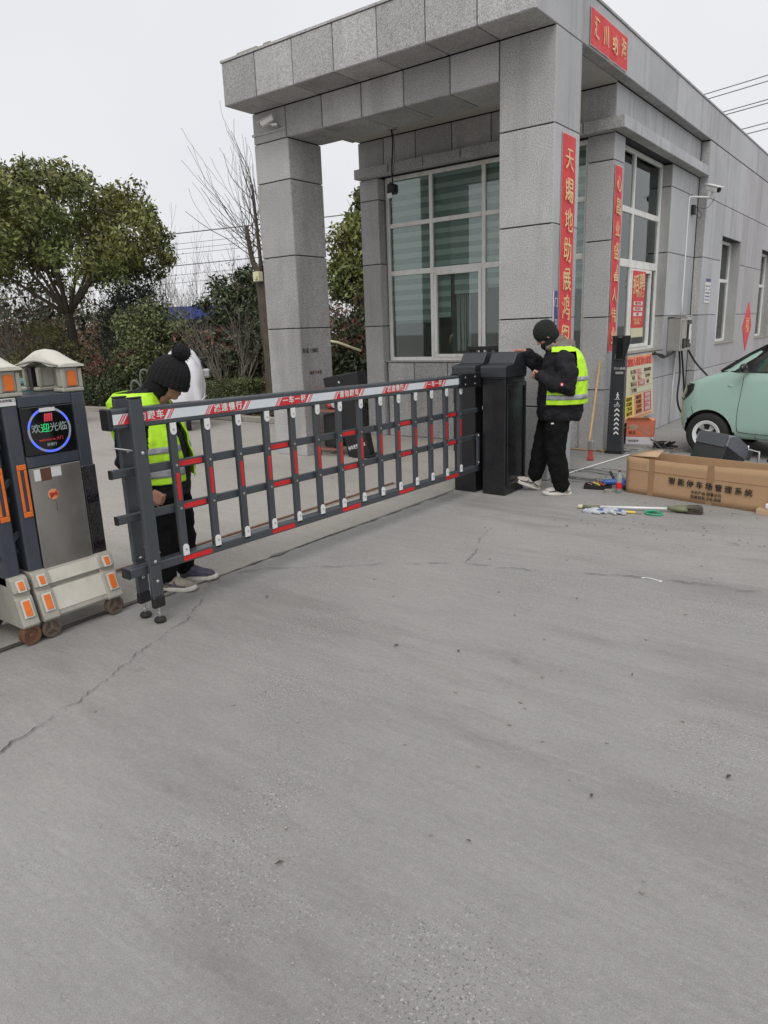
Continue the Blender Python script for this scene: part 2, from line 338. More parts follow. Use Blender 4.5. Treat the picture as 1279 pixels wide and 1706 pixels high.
    def loft(s, rings, cap=True):
        n = len(rings[0]); vs = [v for r in rings for v in r]; k = len(rings)
        fs = [(i*n+j, i*n+(j+1) % n, (i+1)*n+(j+1) % n, (i+1)*n+j) for i in range(k-1) for j in range(n)]
        if cap: fs += [tuple(range(n-1, -1, -1)), tuple((k-1)*n+j for j in range(n))]
        return s.add(vs, fs)
    def mesh(s, name, m, smooth=False):
        me = bpy.data.meshes.new(name); me.from_pydata(s.v, [], s.f); me.update()
        bm = bmesh.new(); bm.from_mesh(me); bmesh.ops.recalc_face_normals(bm, faces=bm.faces[:]); bm.to_mesh(me); bm.free()
        if m is not None: me.materials.append(m)
        if smooth: me.shade_smooth()
        return me
    def build(s, name, m, parent=None, smooth=False, bevel=0., seg=2, angle=None, **tags):
        o = link(name, s.mesh(name, m, smooth), parent, **tags)
        if bevel:
            b = o.modifiers.new('edge', 'BEVEL'); b.width = bevel; b.segments = seg; b.limit_method = 'ANGLE'; b.angle_limit = math.radians(35)
        if angle:
            o.data.shade_smooth()
            bm = bmesh.new(); bm.from_mesh(o.data)
            for e in bm.edges:
                if len(e.link_faces) == 2 and e.calc_face_angle(0) > math.radians(angle): e.smooth = False
            bm.to_mesh(o.data); bm.free()
        return o

def link(name, data, parent=None, **tags):
    o = bpy.data.objects.new(name, data); COL.objects.link(o)
    if parent is not None: o.parent = parent
    for k, v in tags.items():
        if v is not None: o[k] = v
    return o
def thing(name, label, category, loc=(0, 0, 0), rz=0., group=None, rot=None):
    o = link(name, None, label=label, category=category, group=group); o.location = loc
    o.rotation_euler = rot if rot else (0, 0, rz); o.empty_display_size = .2; return o
def T(*v): return Matrix.Translation(v)
def RX(a): return Matrix.Rotation(math.radians(a), 4, 'X')
def RY(a): return Matrix.Rotation(math.radians(a), 4, 'Y')
def RZ(a): return Matrix.Rotation(math.radians(a), 4, 'Z')
def frame(o, u, v):
    """matrix whose x axis is u, y axis is v, z axis u cross v, origin o"""
    u, v = Vector(u).normalized(), Vector(v).normalized(); w = u.cross(v)
    m = Matrix((u, v, w)).transposed().to_4x4(); m.translation = o; return m
TEXTS = {}
def text(s, size, m, mtx, parent, name='lettering', bold=0., sx=1., extr=.0015, **tags):
    """flat printed lettering as real thin geometry, centred on mtx"""
    key = (s, size, m.name, bold, sx, extr)
    if key not in TEXTS:
        cu = bpy.data.curves.new('t', 'FONT'); cu.body = s; cu.size = size; cu.align_x = 'CENTER'; cu.align_y = 'CENTER'
        cu.offset = bold; cu.extrude = extr; cu.resolution_u = 2
        o = bpy.data.objects.new('t', cu); COL.objects.link(o)
        bpy.context.view_layer.update()
        me = bpy.data.meshes.new_from_object(o.evaluated_get(bpy.context.evaluated_depsgraph_get()))
        bpy.data.objects.remove(o); me.materials.clear(); me.materials.append(m)
        me.transform(Matrix.Diagonal((sx, 1, 1, 1))); TEXTS[key] = me
    o = link(name, TEXTS[key], parent, **tags); o.matrix_local = mtx; return o
def remeshed(mb, voxel, smooth=4, disp=0., dscale=.15, ddepth=2):
    """fuse overlapping shapes into one continuous skin"""
    me = mb.mesh('tmp', None); o = bpy.data.objects.new('tmp', me); COL.objects.link(o)
    r = o.modifiers.new('r', 'REMESH'); r.mode = 'VOXEL'; r.voxel_size = voxel
    if smooth: q = o.modifiers.new('s', 'SMOOTH'); q.factor = .5; q.iterations = smooth
    bpy.context.view_layer.update()
    out = bpy.data.meshes.new_from_object(o.evaluated_get(bpy.context.evaluated_depsgraph_get()))
    bpy.data.objects.remove(o)
    if disp:
        n = len(out.vertices); co = np.empty(n*3); out.vertices.foreach_get('co', co); no = np.empty(n*3); out.vertices.foreach_get('normal', no)
        co = co.reshape(-1, 3); no = no.reshape(-1, 3)
        d = np.array([noise.fractal(Vector(c)/dscale, 1., 2., ddepth) for c in co])
        out.vertices.foreach_set('co', (co+no*(d*disp)[:, None]).ravel())
    out.update(); return out
def skin_obj(name, mb, voxel, m, parent, smooth=4, disp=0., dscale=.15, **tags):
    me = remeshed(mb, voxel, smooth, disp, dscale); me.materials.clear(); me.materials.append(m); me.shade_smooth(); me.name = name
    return link(name, me, parent, **tags)
def limb(mb, pts, rs, n=14):
    """capsule chain with round ends"""
    pts = [Vector(p) for p in pts]; P, R = [], []
    d = (pts[0]-pts[1]).normalized()
    for a in (80, 55, 30): P.append(pts[0]+d*rs[0]*math.sin(math.radians(a))); R.append(rs[0]*math.cos(math.radians(a)))
    for i in range(len(pts)): P.append(pts[i]); R.append(rs[i])
    d = (pts[-1]-pts[-2]).normalized()
    for a in (30, 55, 80): P.append(pts[-1]+d*rs[-1]*math.sin(math.radians(a))); R.append(rs[-1]*math.cos(math.radians(a)))
    mb.tube(P, R, n); return mb
def copy_tree(o, parent=None):
    c = o.copy(); COL.objects.link(c)
    if parent is not None: c.parent = parent
    for ch in [x for x in COL.objects if x.parent == o]: copy_tree(ch, c)
    return c
def relabel(o, label, group=None):
    o['label'] = label
    if group: o['group'] = group
    return o
def smooth_path(pts, k=6):
    """Catmull-Rom through points"""
    P = [Vector(p) for p in pts]; P = [P[0]*2-P[1]]+P+[P[-1]*2-P[-2]]; out = []
    for i in range(1, len(P)-2):
        for j in range(k):
            t = j/k; a, b, c, d = P[i-1], P[i], P[i+1], P[i+2]
            out.append(.5*((2*b)+(c-a)*t+(2*a-5*b+4*c-d)*t*t+(3*b-a-3*c+d)*t**3))
    out.append(P[-2]); return out
# ================================================================ ground
def sheet(name, poly, z, m, **tags):
    mb = MB(); mb.add([(x, y, z) for x, y in poly], [tuple(range(len(poly)))]); return mb.build(name, m, None, kind='structure', **tags)
sheet('ground', [(-260, -160), (160, -160), (160, 260), (-260, 260)], 0, M['concrete'])
# lighter, rougher slab of the driveway behind the gate track
sheet('road', [(-46, -30), (-.735, -30), (-.735, -4.4), (-.665, -4.2), (-.665, -.86), (-1.2, 1.4), (-4.7, 2.42), (-46, 2.42)], .004, M['concrete_road'])
def ribbon(name, pts, w, z, m, jitter=.0, k=9, **tags):
    P = smooth_path([(x, y, z) for x, y in pts], k); mb = MB(); vs = []
    for i, p in enumerate(P):
        t = (P[min(i+1, len(P)-1)]-P[max(i-1, 0)]).normalized(); n = Vector((-t.y, t.x, 0))
        q = p + n*(noise.noise(Vector((p.x*9, p.y*9, 3)))*jitter+noise.noise(Vector((p.x*31, p.y*31, 8)))*jitter*.6)
        ww = w*max(0, .55+1.5*noise.noise(Vector((p.x*6, p.y*6, 1)))+.8*noise.noise(Vector((p.x*25, p.y*25, 4))))
        vs += [q-n*ww/2, q+n*ww/2]
    mb.add(vs, [(2*i, 2*i+1, 2*i+3, 2*i+2) for i in range(len(P)-1)])
    return mb.build(name, m, None, **tags)
CR = [(0.275, -5.964), (.17, -5.62), (.09, -5.36), (-.04, -5.12), (-.13, -4.86), (-.22, -4.62), (-.36, -4.42), (-.52, -4.22), (-.646, -4.118), (-.6, -3.9), (-.48, -3.7), (-.1, -3.42), (.28, -3.12), (.693, -2.864), (1.0, -2.80), (1.193, -2.745), (1.75, -2.55), (2.15, -2.46), (2.54, -2.425), (3.4, -2.3)]
ribbon('road_crack', CR[:9], .0055, .009, M['crack'], .035, 34, kind='structure')
ribbon('road_crack', CR[8:], .0085, .009, M['crack'], .03, 30, kind='structure')
ribbon('road_crack', [(.66, -2.87), (.60, -2.62), (.47, -2.3), (.389, -1.945)], .006, .009, M['crack_soft'], .03, 18, kind='structure')
ribbon('road_crack', [(.275, -5.96), (.4, -6.3), (.5, -6.9)], .006, .009, M['crack_soft'], .03, 18, kind='structure')
ribbon('slab_joint', [(-.665, -4.5), (-.662, -3.0), (-.645, -2), (-.64, -.9)], .028, .0085, M['crack_soft'], .006, 30, kind='structure')
g = MB(); g.box(-.765, -.725, -16, -4.35, .0045, .010); g.build('gate_track', M['steel_rail'], None, kind='structure')
g = MB(); g.box(-1.42, -1.385, -16, -.9, .0045, .016); g.build('gate_track', M['rust'], None, kind='structure')
g = MB(); g.box(-1.375, -1.36, -16, -.9, .0045, .010); g.build('gate_track', M['kerb'], None, kind='structure')
# kerb stones and planting bed
bed = MB(); bed.box(-46, -4.5, 2.56, 40, -.05, .07); bed.build('planting_bed', M['soil'], None, kind='structure')
kb = link('kerb', None, kind='structure')
ks = MB(); ks.box(-.49, .49, -.07, .07, 0, .12, c=.018); ksm = ks.mesh('kerb_stone', M['kerb'])
for i in range(30):
    o = link('kerb_stone', ksm, kb); o.location = (-5.0-i*1.0, 2.48+random.uniform(-.012, .012), random.uniform(-.01, .005)); o.rotation_euler = (0, random.uniform(-.006, .006), random.uniform(-.01, .01))

# ================================================================ gatehouse
GH = thing('gatehouse', 'grey granite clad gatehouse with a square pillared porch and tall white framed windows', 'building')
PANELS = {}
def panel_mesh(w, h, t=.022, c=.004):
    k = (round(w, 3), round(h, 3))
    if k not in PANELS:
        a, b = w/2, h/2
        vs = [(-a, 0, -b), (a, 0, -b), (a, 0, b), (-a, 0, b), (-a, -t+c, -b), (a, -t+c, -b), (a, -t+c, b), (-a, -t+c, b), (-a+c, -t, -b+c), (a-c, -t, -b+c), (a-c, -t, b-c), (-a+c, -t, b-c)]
        fs = [(8, 9, 10, 11)]+[(i, (i+1) % 4, 4+(i+1) % 4, 4+i) for i in range(4)]+[(4+i, 4+(i+1) % 4, 8+(i+1) % 4, 8+i) for i in range(4)]
        mb = MB(); mb.add(vs, fs); PANELS[k] = mb.mesh('panel', None); PANELS[k].materials.append(M['granite'])
    return PANELS[k]
def clad(parent, o, u, us, zs, m, skip=None, gap=None, tilt=.0016, name='panel'):
    """granite slabs on a face: o origin, u horizontal direction along the face (slabs look along u x z), us/zs joint positions, v is up
       (or any direction given as a tuple in zs[0] form for soffits)"""
    u = Vector(u)
    v = Vector((0, 0, 1)); n = u.cross(v); gap = gap or (.013 if m is M['granite'] else .009)
    if isinstance(zs[0], tuple): v = Vector(zs[0]); zs = zs[1:]; n = u.cross(v)
    for i in range(len(us)-1):
        for j in range(len(zs)-1):
            if skip and skip(us[i], us[i+1], zs[j], zs[j+1]): continue
            w, h = us[i+1]-us[i]-gap, zs[j+1]-zs[j]-gap
            me = panel_mesh(w, h)
            ob = link(name, me, parent)
            R = Matrix((u, -n, v)).transposed().to_4x4()
            c = Vector(o)+u*((us[i]+us[i+1])/2)+v*((zs[j]+zs[j+1])/2)-n*random.uniform(0, .0015)
            ob.matrix_local = T(*c) @ R @ RX(random.uniform(-tilt, tilt)*57) @ RZ(random.uniform(-tilt, tilt)*57)
            if m is not M['granite']:
                ob.material_slots[0].link = 'OBJECT'; ob.material_slots[0].material = m
Z = [0, .795, 1.705, 2.615, 3.522]
G1, G2, G3 = M['granite'], M['granite_smooth'], M['granite_pink']
t = .022
def core(parent, name, x0, x1, y0, y1, z0, z1, m=None):
    mb = MB(); mb.box(x0, x1, y0, y1, z0, z1); return mb.build(name, m or M['joint'], parent)
def pillar(x0, x1, y0, y1, top, sides, extra=None):
    p = core(GH, 'pillar', x0+t, x1-t, y0+t, y1-t, 0, top)
    zs = Z+([top] if top > Z[-1]+.05 else [])
    if 'f' in sides: clad(p, (x0, y0+t, 0), (1, 0, 0), [0, x1-x0], zs, G1)
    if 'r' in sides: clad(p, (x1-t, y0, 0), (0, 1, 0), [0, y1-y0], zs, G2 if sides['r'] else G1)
    if 'b' in sides: clad(p, (x1, y1-t, 0), (-1, 0, 0), [0, x1-x0], zs, G1)
    if 'l' in sides: clad(p, (x0+t, y1, 0), (0, -1, 0), [0, y1-y0], zs, G1)
    return p
XL = -4.12
pillar(-.6, 0, 0, .62, 4.353, {'f': 0, 'r': 1, 'b': 0, 'l': 0})
pillar(XL, -3.52, 0, .62, 3.994, {'f': 0, 'r': 0, 'b': 0, 'l': 0})
# front beam between and above the pillars
fx = [XL, -3.54, -2.948, -2.352, -1.765, -1.174, -.603]
bm_ = core(GH, 'porch_beam', XL+t, -.604, t, .6, 3.994+t, 4.353)
clad(bm_, (0, t, 0), (1, 0, 0), fx, [3.994, 4.353], G1)
clad(bm_, (0, .62-t, 0), (-1, 0, 0), [-x for x in fx[::-1]], [3.994, 4.353], G1)
clad(bm_, (0, 0, 3.994+t), (1, 0, 0), [-3.52, -2.948, -2.352, -1.765, -1.174, -.603], [(0, -1, 0), -.62, 0], G1)   # underside
clad(bm_, (XL+t, .62, 0), (0, -1, 0), [0, .62], [3.994, 4.353], G1)
# fascia ring round the roof
fa = core(GH, 'fascia', XL+t, -t, -.448+t, 26, 4.353+t, 4.80)
fxx = [XL, -3.556, -2.96, -2.36, -1.77, -1.178, -.60, 0]
clad(fa, (0, -.448+t, 0), (1, 0, 0), fxx, [4.353, 4.825], G1)
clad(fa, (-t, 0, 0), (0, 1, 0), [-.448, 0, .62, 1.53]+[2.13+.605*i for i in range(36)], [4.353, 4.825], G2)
clad(fa, (XL+t, 0, 0), (0, -1, 0), [-2.0, -1.4, -.7, 0, .448], [4.353, 4.825], G1)
clad(fa, (0, 0, 4.353+t), (1, 0, 0), fxx, [(0, -1, 0), 0, .448], G1)                   # soffit of the overhang
clad(fa, (0, 0, 4.353+t), (1, 0, 0), [-.14, 0], [(0, -1, 0)]+[-5.86+.62*i for i in range(8)][::1]+[-.62], G1)
clad(fa, (0, 0, 4.353+t), (1, 0, 0), [XL, XL+.14], [(0, -1, 0), -2.02, -1.3, -.62], G1)
cap = MB(); cap.box(XL-.01, .01, -.458, 26, 4.826, 4.85); cap.build('coping', G1, GH)
for x_, w_ in ((-3.9, .35), (-3.45, .12)):
    b_ = MB(); b_.box(x_, x_+w_, -.40, -.1, 4.852, 4.90, c=.01); b_.build('roof_slab', M['kerb'], GH)
ce = core(GH, 'porch_ceiling', XL+.14, -.14, .60, 2.02, 4.34, 4.374, M['plaster'])
# bay: upper walls, ledge, corner piers
bx0, bx1, by = -4.03, -.14, 2.03
up = core(GH, 'upper_wall', bx0+t, bx1-t, by+t, 5.86, 3.965, 4.34)
clad(up, (0, by+t, 0), (1, 0, 0), [bx0, -3.56, -3.0, -2.4, -1.8, -1.2, -.6, bx1], [3.962, 4.335], G1)
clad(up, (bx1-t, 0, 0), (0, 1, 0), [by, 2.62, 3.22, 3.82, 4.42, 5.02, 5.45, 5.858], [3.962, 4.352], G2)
clad(up, (bx0+t, 0, 0), (0, -1, 0), [-5.86, -4.5, -3.3, -by], [3.962, 4.335], G1)
ld = core(GH, 'ledge', bx0+.003, -t+.012, 1.91+t, 5.84, 3.82+t, 3.95)
clad(ld, (0, 1.91+t, 0), (1, 0, 0), [bx0-.005, -3.4, -2.8, -2.2, -1.6, -1.0, -.5, .012], [3.82, 3.962], G1)
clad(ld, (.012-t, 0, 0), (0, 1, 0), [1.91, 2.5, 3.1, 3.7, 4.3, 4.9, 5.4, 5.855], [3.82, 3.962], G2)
clad(ld, (bx0+.017, 0, 0), (0, -1, 0), [-3.4, -2.6, -1.91], [3.82, 3.962], G1)
clad(ld, (0, 0, 3.82+t), (1, 0, 0), [-.14, .012], [(0, -1, 0), -5.85, -4.9, -4.0, -3.1, -2.5, -1.91], G1)
clad(ld, (0, 0, 3.82+t), (1, 0, 0), [bx0, -3.2, -2.4, -1.6, -.8, -.14], [(0, -1, 0), -2.05, -1.91], G1)
def pier(x0, x1, y0, y1, faces):
    p = core(GH, 'pillar', x0+t, x1-t, y0+t, y1-.002, 0, 3.835)
    zs = Z+[3.82]
    for f_ in faces:
        if f_ == 'f': clad(p, (x0, y0+t, 0), (1, 0, 0), [0, x1-x0], zs, G1)
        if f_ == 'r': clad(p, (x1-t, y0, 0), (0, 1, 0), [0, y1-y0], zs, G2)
        if f_ == 'R': clad(p, (x1-t, y0, 0), (0, 1, 0), [0, y1-y0], zs, G1)
        if f_ == 'l': clad(p, (x0+t, y1, 0), (0, -1, 0), [0, y1-y0], zs, G1)
pier(bx0, -3.68, by, 2.25, 'fRl')
pier(-.48, bx1, by, 2.39, 'frl')
# second pier between side window and wall
p5 = core(GH, 'pillar', -.4, bx1-t, 4.42+t, 5.858, 0, 3.835)
clad(p5, (-.4, 4.42+t, 0), (1, 0, 0), [0, .26], Z+[3.82], G1)
clad(p5, (bx1-t, 4.42, 0), (0, 1, 0), [0, .62, 1.438], Z+[3.82], G2)
# low walls under the bay windows
lw = core(GH, 'low_wall', -3.68, -.48, 2.10+t, 2.35, 0, 1.14)
clad(lw, (0, 2.10+t, 0), (1, 0, 0), [-3.66, -3.16, -2.56, -1.98, -1.4, -.9, -.482], [0, 1.15], G1)
s_ = MB(); s_.box(-3.675, -.485, 2.085, 2.36, 1.152, 1.172, c=.004); s_.build('window_sill', G1, GH)
lw = core(GH, 'low_wall', -.42, bx1-t, 2.392, 4.418, 0, 1.20)
clad(lw, (bx1-t, 2.39, 0), (0, 1, 0), [0, .45, 1.05, 1.65, 2.028], [0, .795, 1.205], G2)
s_ = MB(); s_.box(-.42, bx1+.01, 2.395, 4.415, 1.207, 1.228, c=.004); s_.build('window_sill', M['kerb'], GH)
# main wall beyond the bay (stands 14 cm proud)
mw = link('main_wall', None, GH)
WO = [(7.10, 8.62), (10.75, 12.3), (14.4, 15.9), (18, 19.5)]
ys = [5.86]; 
while ys[-1] < 24: ys.append(ys[-1]+.6)
def cut(a0, a1, z0, z1):
    return False
segs = []
y_ = 5.86
for a_, b_ in WO+[(25.0, 25.0)]:
    segs.append((y_, a_, 0, 4.345)); 
    if b_ > a_: segs += [(a_, b_, 0, 1.20), (a_, b_, 3.03, 4.345)]
    y_ = b_
cb = MB()
for a_, b_, z0, z1 in segs: cb.box(-.30, -t, max(a_, 5.883), b_, z0, z1)
cb.build('wall_core', M['joint'], mw)
for a_, b_, z0, z1 in segs:
    n_ = max(1, round((b_-a_)/.6)); us = [a_+(b_-a_)*i/n_ for i in range(n_+1)]
    zz = [q for q in [0, .795, 1.705, 2.615, 3.522, 4.345] if z0+.02 < q < z1-.02]; zz = [z0]+zz+[z1]
    clad(mw, (-t, 0, 0), (0, 1, 0), us, zz, G3 if a_ > 6.9 and z1 < 4.4 and z0 < 1 else G2)
clad(mw, (-.30, 5.86+t, 0), (1, 0, 0), [.16, .298], [0, .795, 1.705, 2.615, 3.522, 4.345], G1)    # return face
mw2 = core(GH, 'back_wall', -4.0, -3.9, 2.3, 25, 0, 4.34, M['plaster'])
mw3 = core(GH, 'back_wall', -3.9, -.2, 24.9, 25, 0, 4.34, M['plaster'])

# ---- windows
def window(o, u, W, H, cols, rows, pane_rows, sash=None, blinds=(), depth=.06, fw=.055, rot=None):
    """white frame window in the plane o + u*s + z, looking along u x z. cols / rows: mullion centre lines"""
    u = Vector(u); n = u.cross(Vector((0, 0, 1))); Mx = Matrix((u, -n, Vector((0, 0, 1)))).transposed().to_4x4(); Mx = T(*o) @ Mx
    w = link('window', None, GH)
    fr = MB()
    fr.box(0, W, 0, depth, 0, fw); fr.box(0, W, 0, depth, H-fw, H)
    fr.box(0, fw, 0, depth, fw, H-fw); fr.box(W-fw, W, 0, depth, fw, H-fw)
    for c_ in cols: fr.box(c_-fw/2, c_+fw/2, .003, depth-.003, fw, H-fw)
    cs = [fw/2]+list(cols)+[W-fw/2]
    for r_, th in rows:
        for a, b in zip(cs[:-1], cs[1:]): fr.box(a+fw/2, b-fw/2, .006, depth-.006, r_-th/2, r_+th/2)
    f_ = fr.build('frame', M['white_frame'], w, bevel=.004, seg=1); f_.matrix_local = Mx
    zs = [0]+[r_ for r_, _ in rows]+[H]
    for a, b in zip(cs[:-1], cs[1:]):
        for z0, z1 in zip(zs[:-1], zs[1:]):
            g_ = MB(); g_.box(a+.02, b-.02, .026, .032, z0+.02, z1-.02); q = g_.build('pane', M['glass'], w); q.matrix_local = Mx
    if sash:
        for (a, b, z0, z1) in sash:
            s = MB(); k = .045
            s.box(a, b, -.012, .03, z0, z0+k); s.box(a, b, -.012, .03, z1-k, z1); s.box(a, a+k, -.012, .03, z0+k, z1-k); s.box(b-k, b, -.012, .03, z0+k, z1-k)
            q = s.build('sash', M['white_frame'], w, bevel=.003, seg=1); q.matrix_local = Mx
    for (a, b, z0, z1, d, dens) in blinds:
        k = 0; zz = z1
        A_, B_ = MB(), MB()
        while zz > z0+.02:
            h = .075*(1+.1*math.sin(k*2.3)); (A_ if k % 2 == 0 else B_).box(a, b, d+(k % 2)*.006, d+.004+(k % 2)*.006, max(z0, zz-h), zz-.002); zz -= h; k += 1
        q = A_.build('blind', M['blind'], w); q.matrix_local = Mx
        q = B_.build('blind', M['blind_dark'], w); q.matrix_local = Mx
    return w
# big front bay window, x from -3.68 to -.48
window((-3.66, 2.18, 1.172), (1, 0, 0), 3.16, 2.655, [.80, 1.66, 2.45], [(1.30, .075), (1.98, .06)], 3,
       sash=[(.84, 1.63, .05, 1.27)],
       blinds=[(.02, .80, .56, 2.63, .075, 1), (.805, 1.08, .62, 1.30, .075, 1), (1.12, 1.66, .95, 1.30, .12, 1), (.805, 1.66, 1.305, 2.63, .075, 1), (1.665, 2.45, 1.0, 2.63, .075, 1), (2.455, 3.14, .9, 2.63, .075, 1)])
window((-.28, 2.39, 1.228), (0, 1, 0), 2.03, 2.60, [.84], [(1.18, .10), (1.85, .075)], 3,
       sash=[(.87, 1.72, .05, 1.12)], blinds=[(.845, 2.0, 1.2, 2.56, .075, 1), (.02, .84, 1.25, 2.56, .09, 1)], fw=.05)
for a_, b_ in WO[:3]:
    window((-.17, a_+.004, 1.205), (0, 1, 0), b_-a_-.008, 1.82, [(b_-a_)/2], [(1.12, .06)], 2, sash=[(.03, (b_-a_)/2, .03, 1.09)], blinds=[(.05, b_-a_-.06, .3, 1.75, .10, 1)], fw=.05)
    rv = MB(); rv.box(-.30, -.11, a_+.001, b_-.001, 3.031, 3.05); rv.build('lintel', M['granite'], GH)
    rv = MB(); rv.box(-.298, -.001, b_-.02, b_+.02, 1.206, 3.029); rv.build('reveal', M['granite'], GH)
    rv = MB(); rv.box(-.16, .02, a_-.02, b_+.02, 1.18, 1.204, c=.004); rv.build('window_sill', M['kerb'], GH)
# rooms behind the glass
rm = MB(); rm.box(-3.85, -.5, 4.9, 5.0, 0, 4.3); rm.box(-3.85, -.45, 2.4, 6.5, .0, .02)
rm.build('inner_wall', M['room'], GH)
rm = MB(); rm.box(-.95, -.9, 5.3, 24, .02, 4.3); rm.build('inner_wall', M['room'], GH)
ih = MB(); ih.box(-2.3, -1.5, 4.78, 4.88, .03, 2.1, c=.01); ih.box(-3.4, -2.9, 3.4, 3.9, .03, 1.1, c=.01); ih.build('inner_door', M['room_brown'], GH)
cu = MB()
for k in range(7): cu.cyl((-2.55+k*.035+random.uniform(-.01, .01), 2.40, 1.3), (-2.56+k*.035, 2.40, 2.3), .012, 6)
cu.build('curtain', M['paper'], GH)
cu = MB()
for k in range(16):
    y0 = 2.5+k*.05; cu.tube(smooth_path([(-.43, y0, 1.3), (-.42+.02*math.sin(k), y0+.03, 2.0), (-.43, y0+.01+.02*math.cos(k), 2.4)], 3), .024, 6)
cu.build('curtain', M['glove'], GH)
# ================================================================ banners, notices
UY, UZ, UX = Vector((0, 1, 0)), Vector((0, 0, 1)), Vector((1, 0, 0))
def banner(name, label, cat, o, W, H, chars, cs, vertical, seed, wob=.006, edge=.012, group=None):
    """paper banner on a +X facing wall; o = lower near corner"""
    t_ = thing(name, label, cat, o, group=group)
    nx, nz = (8, 46) if vertical else (30, 14)
    def sheet_(d, ins):
        vs = []
        for j in range(nz+1):
            for i in range(nx+1):
                y, z = ins+(W-2*ins)*i/nx, ins+(H-2*ins)*j/nz
                vs.append((d+wob*(.5+noise.noise(Vector((y*4, z*3, seed)))), y, z))
        return vs, [(j*(nx+1)+i, j*(nx+1)+i+1, (j+1)*(nx+1)+i+1, (j+1)*(nx+1)+i) for j in range(nz) for i in range(nx)]
    a = MB(); a.add(*sheet_(.001, 0)); a.build('border', M['pink_edge'], t_, True)
    a = MB(); a.add(*sheet_(.0035, edge)); a.build('paper', M['banner'], t_, True)
    n = len(chars)
    for k, ch in enumerate(chars):
        if vertical: y, z = W/2+random.uniform(-.012, .012), H-(k+.85)*H/(n+.55)
        else: y, z = (k+.55)*W/(n+.1), H/2+random.uniform(-.01, .01)
        mt = frame((.0135+wob*.4, y, z), UY, UZ) @ RZ(random.uniform(-9, 4)) @ Matrix(((1, .14, 0, 0), (0, 1, 0, 0), (0, 0, 1, 0), (0, 0, 0, 1))) @ Matrix.Diagonal((.80 if vertical else .8, random.uniform(1.0, 1.3) if vertical else 1.3, 1, 1))
        text(ch, cs, M['gold'], mt, t_, 'calligraphy', bold=random.choice((.0, .002)))
    return t_
banner('door_couplet', 'long red paper couplet with gold brush characters on the front porch pillar', 'banner', (.002, .17, 1.30), .35, 2.17, '天賜地助展鸿图', .235, True, 2)
banner('door_couplet', 'long red paper couplet wrapped on the set back pillar behind the black post', 'banner', (-.137, 2.045, 1.27), .26, 2.20, '心昌业盛富人伟业', .19, True, 9, wob=.012)
banner('fascia_banner', 'wide red paper banner with gold characters stuck high on the fascia', 'banner', (.002, .785, 4.375), 1.10, .35, '汇川纳海', .175, False, 5, wob=.014)
# red diamond on the long wall
t_ = thing('diamond_paper', 'red diamond shaped festival paper on the long side wall', 'paper sign', (.002, 9.8, 1.46))
a = MB(); a.prism([(0, -.50), (.44, 0), (0, .50), (-.44, 0)], (0, 0, 0), UY, UZ, UX, .006); a.build('paper', M['banner'], t_)
text('福', .34, M['gold'], frame((.0085, 0, 0), UY, UZ), t_, 'calligraphy')
# small blue and white notice
t_ = thing('notice_card', 'small white notice card with navy heading above the charger', 'notice', (.002, 6.12, 1.90))
a = MB(); a.box(0, .006, 0, .34, 0, .40, c=.002); a.build('card', M['paper'], t_)
a = MB(); a.box(.0062, .008, .01, .33, .34, .395); a.build('heading', M['navy'], t_)
a = MB()
for i in range(5):
    for j in range(3):
        if (i*j) % 4 != 3: a.box(.0062, .0075, .03+j*.10, .09+j*.10+.01*i % .03, .04+i*.055, .062+i*.055)
a.build('print', M['navy'], t_)
# blue strip beside the couplet
t_ = thing('blue_strip_sign', 'narrow navy strip sign with white characters beside the porch couplet', 'sign', (.002, .055, 1.25))
a = MB(); a.box(0, .006, 0, .085, 0, .72); a.build('board', M['navy'], t_)
a = MB(); a.box(0, .0065, -.016, -.002, 0, .72); a.build('edge_trim', M['paper'], t_)
for i, ch in enumerate('门卫室'): text(ch, .10, M['paper'], frame((.009, .043, .60-.21*i), UY, UZ) @ Matrix.Diagonal((.8, 1, 1, 1)), t_)
# recruitment poster inside the side window
t_ = thing('recruitment_poster', 'red recruitment poster on the side window glass with cream foot', 'poster', (-.262, 3.28, 1.42))
a = MB(); a.box(0, .005, 0, .52, .13, .90); a.build('sheet', M['banner'], t_)
a = MB(); a.box(0, .0055, 0, .52, 0, .128); a.build('sheet', M['poster_cream'], t_)
text('招聘', .26, M['gold'], frame((.0085, .24, .72), UY, UZ) @ RZ(8), t_, bold=.004)
text('优秀员工', .085, M['gold'], frame((.0085, .30, .58), UY, UZ), t_)
for i, s in enumerate(('机加工 若干名', '电焊工 若干名', '装配工')):
    a = MB(); a.box(.0052, .007, .06, .44, .44-i*.075, .49-i*.075); a.build('strip', M['paper'], t_)
    text(s, .04, M['red_sign'], frame((.0095, .24, .465-i*.075), UY, UZ), t_)
text('包吃住 五险一金\n欢迎您的加入', .046, M['gold'], frame((.0085, .24, .215), UY, UZ), t_)
